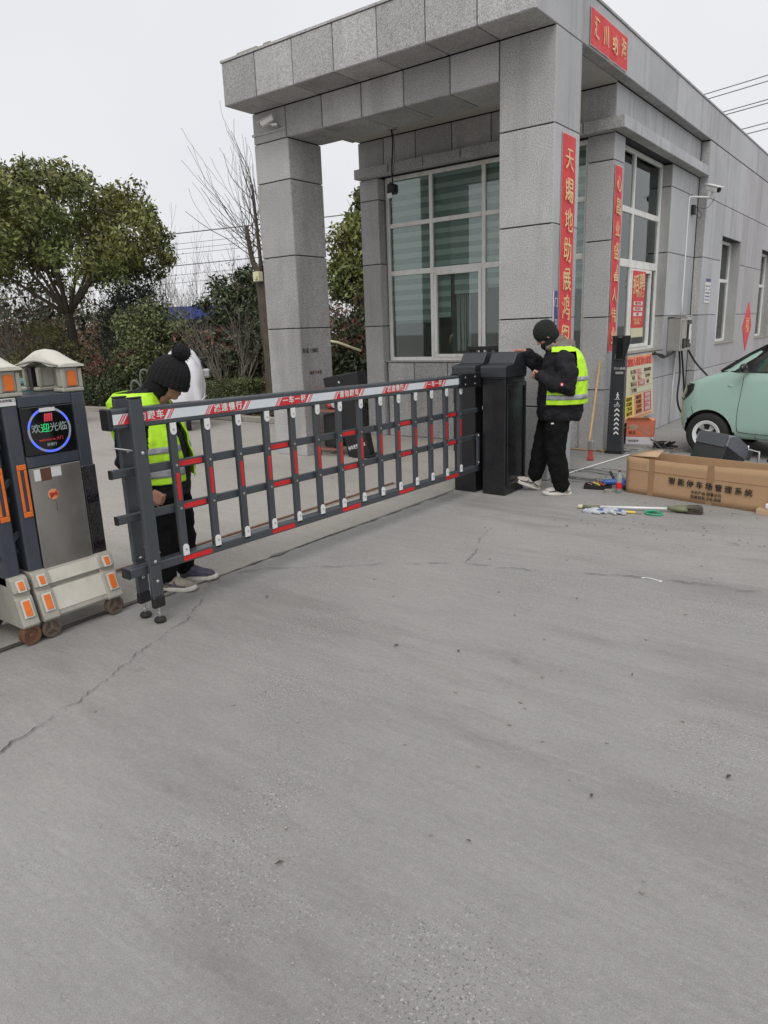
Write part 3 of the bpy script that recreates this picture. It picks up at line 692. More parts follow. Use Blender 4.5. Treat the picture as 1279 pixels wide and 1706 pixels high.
# white window stickers / torn film behind the glass are left to the blinds
# big cream poster board leaning under the side window
t_ = thing('poster_board', 'cream roll up poster board with red and orange blocks leaning under the side window', 'poster', (-.07, 2.62, .30), rot=(0, math.radians(-4), 0))
def pb(x0, x1, y0, y1, m, nm, d=.0): a = MB(); a.box(d+.006, d+.009, x0, x1, y0, y1); return a.build(nm, m, t_)
a = MB(); a.box(0, .006, 0, 1.26, 0, .88); a.build('board', M['poster_cream'], t_)
pb(.02, 1.24, .74, .875, M['poster_orange'], 'heading_block')
text('欢迎加入我们的大家庭', .115, M['red_sign'], frame((.0115, .62, .79), UY, UZ), t_, bold=.002)
for i, (s1, s2, s3) in enumerate((('用工形式', '正式', '薪资待遇优厚'), ('年龄', '不限', '男女均可'), ('联系方式', '扫码报名', '面谈'), ('厂区地址', '工业园区', ''))):
    z = .66-i*.085
    text(s1, .062, M['ink_brown'], frame((.0085, .40, z), UY, UZ), t_)
    if i < 3:
        pb(.58, .58+.075*len(s2), z-.03, z+.032, M['poster_red'], 'tag'); text(s2, .05, M['paper'], frame((.0115, .58+.0375*len(s2), z), UY, UZ), t_)
    text(s3, .055, M['ink_brown'], frame((.0085, 1.02, z), UY, UZ), t_)
    pb(.25, 1.18, z-.042, z-.040, M['ink_brown'], 'rule')
for x0, x1, m_ in ((.02, .36, 'poster_yellow'), (.42, .76, 'poster_orange'), (.82, 1.16, 'poster_red')):
    pb(x0, x1, .07, .345, M[m_], 'block')
    for k in range(4):
        text(('岗位要求', '吃苦耐劳', '工作认真', '服从管理')[k], .058, M['paper'] if m_ == 'poster_red' else M['ink_brown'], frame((.0115, (x0+x1)/2, .30-.065*k), UY, UZ), t_)
pb(.02, 1.2, .015, .05, M['poster_orange'], 'foot_block')
# phone number smudges on the far porch pillar
t_ = thing('printed_notice', 'faded ink advert stamped on the inner side of the far porch pillar', 'notice', (-3.516, .04, 1.28))
text('办证 13803', .075, M['ink_black'], frame((.002, .14, .13), UY, UZ), t_, sx=.9)
text('疏通下水道', .05, M['ink_brown'], frame((.002, .22, -.16), UY, UZ), t_)

# ================================================================ cameras, floodlight, charger
def cctv(loc, rz, pitch, label, scale=1., group='security cameras on the gatehouse'):
    t_ = thing('security_camera', label, 'camera', loc, rz, group)
    Mx = RY(pitch) @ Matrix.Scale(scale, 4)
    a = MB(); a.box(-.12, .13, -.045, .045, -.04, .04, c=.012); q = a.build('housing', M['white_plastic'], t_); q.matrix_local = Mx
    a = MB(); a.box(-.14, .18, -.052, .052, .042, .05, c=.003); q = a.build('sunshield', M['white_plastic'], t_); q.matrix_local = Mx
    a = MB(); a.cyl((.128, 0, 0), (.142, 0, 0), .033, 16); q = a.build('lens', M['black_plastic'], t_, True); q.matrix_local = Mx
    return t_
c1 = cctv((.13, 5.66, 3.60), math.radians(-40), 18, 'white bullet camera on a bracket arm beside the ledge end', 1.05)
a = MB(); a.tube(smooth_path([(0, 0, -.03), (-.03, -.01, -.10), (-.08, -.02, -.13)], 4), .02, 8); a.build('swivel', M['white_plastic'], c1, True)
ca = thing('bracket_arm', 'white bracket arm of the wall camera beside the ledge end', 'bracket', (-.138, 5.55, 3.46))
a = MB(); a.tube(smooth_path([(0, -.2, -.02), (.02, -.19, .02), (.12, -.05, .02), (.22, .09, .02)], 5), .014, 8); a.build('arm', M['white_plastic'], ca, True)
a = MB(); a.box(0, .05, -.06, .06, -.22, -.08, c=.008); a.build('junction_box', M['black_plastic'], ca)
a = MB(); a.tube(smooth_path([(.05, 0, -.1), (.12, .06, -.2), (.10, .1, -.28), (.04, .03, -.2)], 6), .004, 5); a.tube(smooth_path([(.3, .1, 0), (.2, .1, -.13), (.06, .02, -.12)], 6), .004, 5); a.build('wire', M['cable'], ca)
cd_ = thing('conduit', 'thin white conduit running down the wall to the ground beside the charger', 'pipe', (-.132, 5.3, 0))
a = MB(); a.tube(smooth_path([(.0, .05, 3.47), (0, .03, 3.44), (0, .02, 3.3), (.0, .01, 1.68)], 6), .012, 8); a.tube([(0, -.18, 1.12), (0, -.28, .02)], .014, 8); a.build('pipe', M['white_plastic'], cd_, True)
c2 = cctv((-3.74, -.11, 4.19), math.radians(-155), 20, 'yellowed box camera on the far porch pillar under the beam', .72)
for ch in [o for o in COL.objects if o.parent == c2]:
    ch.material_slots[0].link = 'OBJECT'; ch.material_slots[0].material = M['white_frame'] if 'lens' not in ch.name else M['black_plastic']
a = MB(); a.box(-.14, -.05, -.03, .03, -.07, -.03, c=.01); a.tube([(0, 0, -.02), (-.08, 0, -.05)], .014, 8); a.build('bracket', M['zinc'], c2)
sh = thing('pipe_strap', 'thin grey trunking strip around the top of the far porch pillar', 'trim', (XL, 0, 4.085))
a = MB(); a.box(-.012, .58, -.014, -.001, 0, .03, c=.003); a.build('strip', M['granite'], sh)
c3 = thing('hanging_camera', 'small black camera hanging in front of the tall front window', 'camera', (-3.14, 1.66, 3.52))
a = MB(); a.cyl((0, 0, .78), (0, 0, .815), .07, 16, .09); a.build('ceiling_rose', M['kerb'], c3, True)
a = MB(); a.tube(smooth_path([(0, 0, .8), (.02, 0, .62), (-.01, 0, .3), (0, 0, .09)], 5), .011, 6); a.tube(smooth_path([(.03, 0, .8), (.05, 0, .5), (.0, .01, .2)], 5), .004, 5); a.tube(smooth_path([(-.02, 0, .8), (-.28, -.3, .84), (-.52, -.78, .70), (-.65, -1.02, .72)], 6), .006, 5); a.build('wire', M['cable'], c3, True)
a = MB(); a.box(-.06, .06, -.08, .06, -.04, .09, c=.02); a.build('housing', M['black_plastic'], c3)
a = MB(); a.box(-.042, .042, -.092, -.081, -.10, -.035, c=.004); a.build('lens', M['white_plastic'], c3)
# charger on the wall
ch = thing('charging_box', 'grey metal electric car charging box with open flap and black cables on the wall', 'charger', (-.138, 4.62, 1.17))
a = MB(); a.box(0, .20, 0, .58, 0, .50, c=.01); a.build('cabinet', M['zinc'], ch)
a = MB(); a.box(.202, .206, .03, .30, .03, .46, c=.002); a.build('door', M['cream_abs_shaded'], ch)
a = MB(); a.box(-.01, .26, -.02, .36, .51, .53, c=.004); a.build('rain_hood', M['zinc'], ch)
a = MB(); a.box(.202, .23, .08, .22, .04, .19, c=.03); a.build('socket', M['black_plastic'], ch)
a = MB(); a.box(.202, .21, .34, .55, .04, .46, c=.002); a.build('open_bay', M['black_plastic'], ch)
a = MB(); a.box(.211, .235, .38, .46, .16, .40, c=.01); a.box(.211, .222, .47, .53, .1, .3, c=.004); a.build('plug_holder', M['paper'], ch)
a = MB()
a.tube(smooth_path([(.10, .36, 0), (.14, .32, -.35), (.16, .20, -.75), (.25, .25, -1.0), (.45, .32, -1.14), (.75, .1, -1.15)], 8), .016, 8)
a.tube(smooth_path([(.12, .42, 0), (.17, .47, -.5), (.2, .50, -.8), (.36, .42, -1.08), (.6, .1, -1.15)], 8), .016, 8)
a.tube(smooth_path([(.15, .56, .05), (.28, .66, -.2), (.5, .6, -.42)], 6), .016, 8)
a.build('cable', M['cable'], ch, True)
a = MB(); a.tube(smooth_path([(.02, -.75, .0), (.06, -.45, -.03), (.05, -.2, -.07), (.12, .05, .0)], 6), .018, 7); a.tube(smooth_path([(.03, -.7, .02), (.08, -.4, -.08), (.06, -.1, -.02)], 6), .012, 6); a.build('cable', M['cable'], ch, True)

# ================================================================ boom barrier
def zs_(y): return -.0186*(y+.8)
BB = thing('boom_barrier', 'dark grey fence boom barrier with white sign strip, red reflectors and its black cabinet', 'barrier', (0, 0, 0))
def rail(name, x0, x1, y0, y1, z0, z1, m, c=.006, parent=None):
    a = MB(); a.box(x0, x1, y0, y1, z0, z1, c=c)
    a.v = [(x, y, z+zs_(y)) for x, y, z in a.v]; return a.build(name, m, parent or BB)
def xrail(y0, y1, z0, z1, nm='rail'):
    return rail(nm, -.415, -.378, y0, y1, z0, z1, M['grey_paint'], .005)
top = rail('top_beam', -.425, -.345, -4.875, -1.235, 1.088, 1.20, M['grey_paint'], .008)
rail('end_cap', -.428, -.342, -4.892, -4.868, 1.085, 1.203, M['black_plastic'], .006)
rail('sign_strip', -.3449, -.3432, -4.866, -1.25, 1.117, 1.172, M['white_sign'], 0)
rail('bottom_rail', -.425, -.352, -4.875, -.86, .232, .287, M['grey_paint'])
rail('end_cap', -.427, -.35, -4.885, -4.874, .230, .289, M['black_plastic'], .003)
for z in (.838, .574):
    rail('middle_rail', -.418, -.386, -4.885, -.82, z-.025, z+.025, M['grey_paint'])
    rail('end_cap', -.419, -.385, -4.893, -4.884, z-.026, z+.026, M['black_plastic'], .003)
bars = [-4.48+.2515*i for i in range(14)]
capm = MB()
pts = [(-.021, 0), (.021, 0), (.021, .05)]+[(.021*math.cos(a_), .05+.021*math.sin(a_)) for a_ in np.linspace(0, math.pi, 8)[1:-1]]+[(-.021, .05)]
for i, y in enumerate(bars):
    a = MB(); a.box(-.384, -.352, y-.025, y+.025, .262+zs_(y), 1.087+zs_(y), c=.004); bar = a.build('upright', M['grey_paint'], BB)
    a = MB(); a.prism(pts, (-.3445, y, .279+zs_(y)), UY, UZ, -UX, .006); a.build('hinge_cap', M['white_plastic'], bar)
    a = MB(); a.prism([(p_, -q_) for p_, q_ in pts], (-.3445, y, 1.092+zs_(y)), UY, UZ, -UX, .006); a.build('hinge_cap', M['white_plastic'], bar)
    a = MB(); a.box(-.3519, -.350, y-.011, y+.011, .625+zs_(y), .790+zs_(y)); a.build('reflector', M['red_reflect'], bar)
    for z, x_, r_ in ((.838, -.350, .008), (.574, -.350, .008), (1.052, -.3425, .006), (.318, -.3425, .006)):
        a = MB(); a.cyl((x_-.003, y, z+zs_(y)), (x_+.002, y, z+zs_(y)), r_, 8); a.build('bolt', M['zinc'], bar)
for k in (0, 3, 6, 9, 12):
    for z in (.838, .574): rail('reflector', -.3859, -.383, bars[k]+.03, bars[k]+.215, z-.015, z+.015, M['red_reflect'], 0)
    rail('reflector', -.3519, -.350, bars[k]-.02, bars[k]+.20, .243, .273, M['red_reflect'], 0)
SG = ['请勿跟车', '减速慢行', '一车一杆']*2
for i, s in enumerate(SG):
    y = -4.665+.598*i; zc = 1.1445+zs_(y)
    a = MB(); sl = .02
    a.prism([(-.145, -.0275), (.125, -.0275), (.165, .0275), (-.105, .0275)], (-.3431, y, zc), UY, UZ, UX, .0006); q = a.build('sign', M['red_sign'], BB)
    a = MB()
    for dd in (-.163, -.178, .145, .160): a.prism([(dd-.0, -.0275), (dd+.008, -.0275), (dd+.048, .0275), (dd+.04, .0275)], (-.3431, y, zc), UY, UZ, UX, .0006)
    a.build('stripe', M['red_sign'], q)
    for j, c_ in enumerate(s):
        text(c_, .052, M['paper'], frame((-.3415, y-.078+.060*j, zc+.001), UY, UZ), q, bold=.0012, extr=.0008)
# pair of swing posts at the free end
for x0, x1 in ((-.345, -.312), (-.487, -.455)):
    y0 = -4.772; a = MB(); a.box(x0, x1, y0, y0+.083, .36, 1.325, c=.006); ps = a.build('end_post', M['grey_paint'], BB)
    a = MB(); a.box(x0+.001, x1-.001, y0+.004, y0+.079, .165, .362, c=.005); a.build('sleeve', M['grey_paint'], ps)
    a = MB(); a.box(x0-.002, x1+.002, y0+.001, y0+.082, .095, .168, c=.008); a.build('rubber_end', M['black_plastic'], ps)
    xc = (x0+x1)/2; a = MB(); a.cyl((xc, y0+.04, .02), (xc, y0+.04, .1), .009, 10); a.cyl((xc, y0+.04, .05), (xc, y0+.04, .062), .016, 6); a.build('bolt', M['chrome'], ps)
    a = MB(); a.lathe([(.034, .010), (.036, .018), (.03, .03), (.014, .036)], (xc, y0+.04, 0)); a.build('foot_pad', M['rubber'], ps, True)
    a = MB(); a.box(x0-.001, x1+.001, y0, y0+.083, 1.325, 1.333, c=.003); a.build('post_cap', M['black_plastic'], ps)
    a = MB()
    for z in (1.02, .38, .26): a.ell((x1+.002, y0+.042 if z < .5 else y0+.045, z), .005, .011, .011, 10, 6)
    a.build('bolt', M['chrome'], ps)
a = MB(); a.cyl((-.47, -4.80, 1.045), (-.33, -4.74, 1.03), .006, 6); a.cyl((-.47, -4.70, .44), (-.33, -4.68, .42), .006, 6); a.build('cross_bolt', M['chrome'], BB)
# bracket and link to the machine
rail('clamp_plate', -.365, -.327, -1.245, -.70, 1.078, 1.212, M['black_paint'], .004)
rail('clamp_plate', -.44, -.426, -1.245, -.88, 1.078, 1.212, M['black_paint'], .004)
for y in (-1.16, -.98):
    for z in (1.11, 1.175): a = MB(); a.ell((-.325, y, z+zs_(y)), .006, .010, .010, 10, 6); a.build('bolt', M['chrome'], BB)
a = MB(); a.box(-.345, -.33, -.93, -.885, .30, .62, c=.004); a.build('link_arm', M['grey_paint'], BB)
a = MB()
for z in (.33, .60): a.ell((-.326, -.908, z), .008, .014, .014, 10, 6)
a.build('bolt', M['chrome'], BB)
def cabinet_parts(root, x0, x1, y0, y1, with_panel=True):
    a = MB(); a.box(x0+.005, x1-.005, y0+.008, y1-.005, 0, 1.19, c=.008); body = a.build('cabinet', M['black_paint'], root)
    prof = [(y0-.008, 1.165), (y0-.008, 1.262), (y0+.004, 1.274), (y0+.135, 1.284), (y0+.155, 1.292), (y0+.225, 1.385), (y0+.24, 1.392), (y1+.004, 1.386), (y1+.008, 1.375), (y1+.008, 1.165)]
    a = MB(); a.prism(prof, (x0-.006, 0, 0), UY, UZ, UX, x1-x0+.012); a.build('lid', M['black_paint_sheen'], root, bevel=.004)
    a = MB(); a.box(x0-.0, x1+.0, y0-.004, y1+.004, 1.150, 1.164, c=.003); a.build('lid_trim', M['black_plastic'], root)
    if with_panel:
        # recessed service door framed by folded edges
        a = MB(); a.box(x1-.006, x1+.012, y0+.03, y0+.07, .10, 1.10, c=.004); a.box(x1-.006, x1+.012, y1-.03, y1-.002, .10, 1.10, c=.004)
        a.box(x1-.006, x1+.012, y0+.071, y1-.031, 1.06, 1.10, c=.004); a.box(x1-.006, x1+.012, y0+.071, y1-.031, .10, .13, c=.004)
        a.build('door_frame', M['black_paint'], root)
    a = MB(); a.box(x0+.07, x0+.078, y0+.0075, y0+.0105, .03, 1.15); a.box(x1-.03, x1-.024, y0+.0075, y0+.0105, .03, 1.15); a.build('fold_line', M['black_plastic'], root)
    return body
cabinet_parts(BB, -.322, -.06, -.862, -.43)
a = MB(); a.ell((-.335, -.78, .86), .02, .03, .034, 12, 8); a.build('cover_cap', M['white_plastic'], BB, True)
SB = thing('barrier_cabinet', 'second black barrier cabinet standing left of the barrier it adjoins', 'cabinet', (0, 0, 0))
cabinet_parts(SB, -.655, -.40, -.855, -.425, False)
a = MB(); a.box(-.652, -.64, -.85, -.80, .9, 1.05, c=.004); a.build('hinge', M['black_plastic'], SB)
for root in (BB, SB):   # empties sit at the base of their things
    root.location = (0, 0, 0)

# ================================================================ retractable gate
def gate_unit(yc, label, front=True, group='sections of the retractable gate'):
    """one section; its broad face looks along +X. local y is along the track"""
    g = thing('gate_section', label, 'gate section', (-.76, yc, 0), group=group)
    W = .24
    # columns
    for s in (-1, 1):
        ya, yb = (s*W, s*(W-.085)) if s < 0 else (W-.085, W)
        a = MB(); a.box(-.42, .0, min(ya, yb), max(ya, yb), .33, 1.36, c=.010); c_ = a.build('column', M['gate_blue'], g)
        if s < 0 or not front:
            a = MB(); y0_ = min(ya, yb)+.022
            a.box(.0, .008, y0_, y0_+.052, .70, .73, c=.003); a.box(.0, .008, y0_, y0_+.052, .965, .995, c=.003)
            a.box(.0, .008, y0_, y0_+.016, .731, .964, c=.003); a.box(.0, .008, y0_+.036, y0_+.052, .731, .964, c=.003)
            a.build('reflector', M['orange_reflect'], c_)
    if front:
        a = MB(); a.box(-.02, .006, W-.083, W+.004, .36, .93, c=.004); a.build('film_wrap', M['film'], g)
        a = MB(); a.box(-.30, .0, -W+.086, W-.086, 1.30, 1.36, c=.004); a.build('head_rail', M['gate_blue'], g); a = MB(); a.box(-.1, 0, -W+.086, W-.086, .965, 1.03, c=.004); a.build('middle_rail', M['gate_blue'], g)
        a = MB(); a.box(-.3, -.012, -W+.087, W-.087, .38, 1.3); a.build('inner_box', M['black_plastic'], g)
        a = MB(); a.box(-.011, .004, -W+.088, W-.088, 1.032, 1.298, c=.004); sc = a.build('display', M['screen'], g)
        a = MB(); n = 40; cy, cz, R0, R1 = 0., 1.165, .116, .127
        def ring(a0, a1, R0, R1, nm, m, x=.0045):
            q = MB(); k = 14; vs = []
            for i in range(k+1):
                w = math.radians(a0+(a1-a0)*i/k); vs += [(x, cy+R0*math.cos(w), cz+R0*math.sin(w)), (x, cy+R1*math.cos(w), cz+R1*math.sin(w))]
            q.add(vs, [(2*i, 2*i+1, 2*i+3, 2*i+2) for i in range(k)]); q.build(nm, m, sc)
        for k in range(4): ring(k*90, k*90+90, .113, .126, 'led_ring', M['led_ring'])
        for a0, a1 in ((100, 135), (150, 172), (205, 235), (250, 290), (300, 330), (20, 48)): ring(a0, a1, .1135, .1255, 'led_arc', M['led_blue'], .0052)
        for j, (c_, m_) in enumerate(zip('欢迎光临', ('led_white', 'led_green', 'led_white', 'led_white'))):
            text(c_, .053, M[m_], frame((.0055, -.078+.052*j, 1.175), UY, UZ), sc, extr=.0005)
        a = MB()
        for i in range(4): a.prism([(-.026+.013*i, -.022), (-.017+.013*i, -.022), (-.010+.012*i, .022), (-.020+.012*i, .022)], (.0045, 0, 1.235), UY, UZ, UX, .001)
        a.build('emblem', M['led_red'], sc)
        text('welcome to 大门', .020, M['led_red'], frame((.0055, .0, 1.112), UY, UZ), sc, extr=.0005)
        text('请慢行', .020, M['led_white'], frame((.0055, .0, 1.082), UY, UZ), sc, extr=.0005)
        a = MB(); a.box(.0052, .0065, -.045, .045, 1.268, 1.289); a.build('tape', M['paper'], sc)
        a = MB(); a.box(-.05, .003, -W+.087, W-.086, .36, .962, c=.003); st = a.build('steel_panel', M['steel_brushed'], g)
        a = MB(); a.lathe([(.031, .0032), (.031, .0055), (.029, .0062)], (0, -.035, .80), 'x', 28); a.build('warning_disc', M['poster_orange'], st)
        text('强电', .026, M['red_sign'], frame((.0085, -.035, .80), UY, UZ), st)
        a = MB(); a.prism([(-.022, -.018), (-.019, -.022), (.022, .018), (.019, .022)], (.0065, -.035, .80), UY, UZ, UX, .001); a.build('slash', M['ink_brown'], st)
        a = MB(); a.box(.0032, .0045, -.09, -.03, .885, .955); a.build('sticker', M['ink_brown'], st)
        a = MB(); a.box(.0032, .0042, -.028, .03, .90, .955); a.box(.0032, .0042, -.128, -.092, .89, .955); a.build('sticker', M['paper'], st)
        a = MB(); a.tube(smooth_path([(.0045, -.03, .765), (.0045, -.025, .74), (.0045, -.028, .70)], 3), .0012, 4); a.build('drip', M['rust'], st)
        a = MB(); a.box(.001, .004, -W-.02, -W+.075, 1.318, 1.358); lb = a.build('label_plate', M['paper'], g)
        text('电动伸缩门', .018, M['ink_black'], frame((.0052, -W+.027, 1.345), UY, UZ), lb, extr=.0004)
    # each column carries an arched cap that runs front to back on two legs
    for s in (-1, 1):
        yc_ = s*(W-.06)
        for xc, w_ in ((-.46, .035), (-.30, .035), (-.055, .05)):
            a = MB(); a.box(xc-w_, xc+w_+.004, yc_-.066, yc_+.066, 1.362, 1.385, c=.006); a.box(xc-w_+.012, xc+w_-.006, yc_-.046, yc_+.046, 1.386, 1.502, c=.008)
            a.box(xc+w_-.005, xc+w_+.003, yc_-.062, yc_-.040, 1.386, 1.49, c=.003); a.box(xc+w_-.005, xc+w_+.003, yc_+.040, yc_+.062, 1.386, 1.49, c=.003)
            lg = a.build('cap_leg', M['cream_abs_shaded'], g)
            if xc > -.2:
                a = MB(); a.box(xc+w_-.0055, xc+w_+.002, yc_-.026, yc_+.026, 1.395, 1.480, c=.003); a.build('reflector', M['orange_reflect'], lg)
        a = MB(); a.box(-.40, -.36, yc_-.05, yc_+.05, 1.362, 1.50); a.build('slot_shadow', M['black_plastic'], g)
        a = MB(); pr = []; k = 22
        for i in range(k+1):
            u_ = -1+2*i/k; pr.append((-.25+u_*.265, 1.522+.082*(.5+.5*math.cos(u_*math.pi))**.75*(1-.12*u_)))
        low = [(-.25+u_*.265, 1.503+.03*max(0, math.cos(u_*math.pi*.9))) for u_ in (1, .5, .25, 0, -.25, -.5, -1)]
        def sec(hw, top): return [(x, yc_+hw, z if i_ > k else 1.503+(z-1.503)*top) for i_, (x, z) in enumerate(pr+low)]
        a.loft([sec(-.072, .25), sec(-.070, .60), sec(-.036, .94), sec(0, 1.0), sec(.036, .94), sec(.070, .60), sec(.072, .25)])
        cp = a.build('roof_cap', M['cream_light'], g, angle=50)
        a = MB(); a.tube([(x, yc_-.0725, 1.507+(z-1.503)*.30) for x, z in pr[1:-1]], .006, 6); a.build('cap_moulding', M['cream_abs_shaded'], cp, True)
    # flared skirt
    sk = [(.0, .385), (.022, .375), (.045, .308), (.030, .303), (.030, .280), (.045, .275), (.085, .15), (.095, .125), (.085, .11), (-.12, .11), (-.12, .385)]
    if front:
        a = MB(); a.prism(sk, (0, -W+.082, 0), UX, UZ, UY, 2*W-.164); a.build('skirt', M['cream_abs_shaded'], g)
        a = MB(); a.prism([(.0235, .3745), (.0455, .3055), (.047, .306), (.025, .376)], (0, -W+.083, 0), UX, UZ, UY, 2*W-.166); a.prism([(.0465, .2745), (.0865, .1505), (.088, .151), (.048, .276)], (0, -W+.083, 0), UX, UZ, UY, 2*W-.166)
        a.build('skirt_plate', M['cream_light'], g)
    for s in (-1, 1):
        yc_ = s*(W-.037)
        skl = [(x+.018 if x > 0 else x, z) for x, z in sk]; skl[0] = (.02, .39); skl[-1] = (-.34, .39); skl[-2] = (-.34, .11)
        a = MB(); a.prism(skl, (0, yc_-.048, 0), UX, UZ, UY, .096); ft = a.build('foot', M['cream_abs_shaded'], g, bevel=.006)
        for (x0, z0, x1, z1, w_, nm) in ((.0420, .362, .0615, .318, .0145, 0), (.0715, .257, .0985, .176, .0185, 1)):
            d = Vector((x1-x0, 0, z1-z0)); n_ = Vector((-d.z, 0, d.x)).normalized(); n_ = n_ if n_.x > 0 else -n_
            def slab(w, e, off, tk):
                o_ = Vector((x0, yc_, z0)); dd = d.normalized(); L_ = d.length
                q = MB(); q.prism([(-w, -e), (w, -e), (w, L_+e), (-w, L_+e)], o_+n_*off, UY, dd, n_, tk); return q
            slab(w_+.010, .010, .0, .006).build('reflector_frame', M['cream_light'], ft, bevel=.002)
            slab(w_, .0, .0065, .004).build('reflector', M['orange_reflect'], ft, bevel=.002)
        # wheels
        for xw in (.075, -.36):
            a = MB(); a.lathe([(.02, -.02), (.052, -.022), (.058, -.016), (.052, -.008), (.052, .010), (.056, .012), (.056, .018), (.040, .020), (.038, .010), (.018, .010)], (xw, yc_-.004, .062), 'x', 28)
            wh = a.build('wheel', M['rust'] if not front else M['wheel_brown'], g, True, angle=30)
            a = MB(); a.lathe([(.012, .0), (.014, .022), (.006, .024)], (xw, yc_-.004, .062), 'x', 14)
            for q_ in range(3 if front else 0):
                w = math.radians(90+120*q_); a.box(-.006, .008, .0, .044, -.010, .010, T(xw+.012, yc_-.004, .062) @ Matrix.Rotation(w, 4, 'X'))
            a.build('spoke', M['wheel_brown'] if front else M['rust'], wh)
    # scissor links to the next section
    a = MB()
    for xx in (-.38, -.06):
        for z0 in (.55, .85, 1.15):
            a.box(-.012, .012, -.18, .18, -.012, .012, T(xx, -W-.07, z0) @ RX(38)); a.box(-.012, .012, -.18, .18, -.012, .012, T(xx-.03, -W-.07, z0) @ RX(-38))
    a.build('scissor_link', M['gate_blue'], g)
    return g
gate_unit(-5.005, 'leading gate section with steel panel and lit welcome display near the barrier tip')
gate_unit(-5.53, 'gate section behind the leading one with orange slotted column at the left edge', False)
gate_unit(-6.06, 'third gate section further back along the track', False)
# ================================================================ people
def hand(mb, wrist, d, palm_n, side, curl, L=.185, spread=1.):
    """palm, four unequal bent fingers and a thumb. d: pointing direction, palm_n: direction the palm looks, side: +1/-1 thumb side"""
    d = Vector(d).normalized(); n = Vector(palm_n); n = (n-d*n.dot(d)).normalized(); w = d.cross(n)*side
    wrist = Vector(wrist); pl = L*.52
    for k in (-.027, -.009, .009, .027): limb(mb, [wrist+w*k*.7, wrist+d*pl*.5+w*k, wrist+d*pl+w*k*1.05], [.016, .0155, .0125], 8)
    for k, (off, ln) in enumerate(((.031, .40), (.0105, .46), (-.0105, .43), (-.031, .34))):
        p = wrist+d*(pl-.006)+w*off; a = 0; ds = [p]; l_ = L*ln
        for j, fr in enumerate((.45, .30, .25)):
            a += curl[j]+k*.06; dd = d*math.cos(a)+n*math.sin(a)+w*off*1.2*spread*(1 if j == 0 else 0)
            p = p+dd.normalized()*l_*fr; ds.append(p)
        limb(mb, ds, [.0092, .0088, .0080, .0070], 8)
    p = wrist+d*pl*.22+w*.022
    limb(mb, [p, p+(d*.55+w*.65+n*.25).normalized()*.038, p+(d*.55+w*.65+n*.25).normalized()*.038+(d*.8+w*.15+n*.45).normalized()*.030, p+(d*.55+w*.65+n*.25).normalized()*.038+(d*.8+w*.15+n*.45).normalized()*.052], [.0145, .0115, .0098, .0082], 8)

def head(mb, c, fwd, up, s=1.):
    """skull, jaw, nose, ears, brow and lips; fwd and up give the turn and tilt"""
    f = Vector(fwd).normalized(); u = Vector(up); u = (u-f*u.dot(f)).normalized(); l = u.cross(f); c = Vector(c)
    R = Matrix((f, l, u)).transposed().to_4x4()
    P = lambda x, y, z: c+f*x*s+l*y*s+u*z*s
    mb.ell(c+u*.025*s, .098*s, .077*s, .095*s, 20, 14, R)
    mb.ell(P(.028, 0, -.045), .062*s, .056*s, .075*s, 18, 12, R)
    mb.ell(P(.062, 0, -.088), .026*s, .030*s, .022*s, 12, 8, R)
    limb(mb, [P(.088, 0, .012), P(.110, 0, -.022)], [.010*s, .0135*s], 8); mb.ell(P(.100, 0, -.028), .014*s, .018*s, .010*s, 10, 8, R)
    mb.ell(P(.082, 0, .022), .014*s, .048*s, .010*s, 10, 8, R)
    mb.ell(P(.086, 0, -.056), .012*s, .022*s, .0055*s, 10, 6, R); mb.ell(P(.083, 0, -.066), .012*s, .019*s, .006*s, 10, 6, R)
    for q in (-1, 1):
        mb.ell(P(-.002, q*.078, -.015), .017*s, .008*s, .030*s, 10, 8, R); mb.ell(P(.060, q*.036, -.028), .022*s, .020*s, .022*s, 10, 8, R)
    return P, R

def torso_surface(rows, n=48):
    """rows: (z, cx, cy, rx, ry). returns a function (row float, angle) -> point"""
    def f(t, a, off=0.):
        i = min(int(t), len(rows)-2); k = t-i
        z, cx, cy, rx, ry = [rows[i][q]*(1-k)+rows[i+1][q]*k for q in range(5)]
        ca, sa = math.cos(a), math.sin(a); e = .85
        w = .013*noise.noise(Vector((ca*2.2, sa*2.2, z*7)))+.009*noise.noise(Vector((ca*5, sa*5, z*14)))
        return Vector((cx+(rx+off+w)*math.copysign(abs(ca)**e, ca), cy+(ry+off+w)*math.copysign(abs(sa)**e, sa), z))
    return f
def patch(f, t0, t1, a0, a1, off, nt, na, hole=None):
    mb = MB(); vs = [f(t0+(t1-t0)*i/nt, a0+(a1-a0)*j/na, off) for i in range(nt+1) for j in range(na+1)]; fs = []
    for i in range(nt):
        for j in range(na):
            q = (vs[i*(na+1)+j]+vs[(i+1)*(na+1)+j+1])/2
            if hole and hole(q): continue
            fs.append((i*(na+1)+j, i*(na+1)+j+1, (i+1)*(na+1)+j+1, (i+1)*(na+1)+j))
    mb.add(vs, fs); return mb
def solid(o, th, sub=True):
    m = o.modifiers.new('thick', 'SOLIDIFY'); m.thickness = th; m.offset = 1
    o.data.shade_smooth(); return o
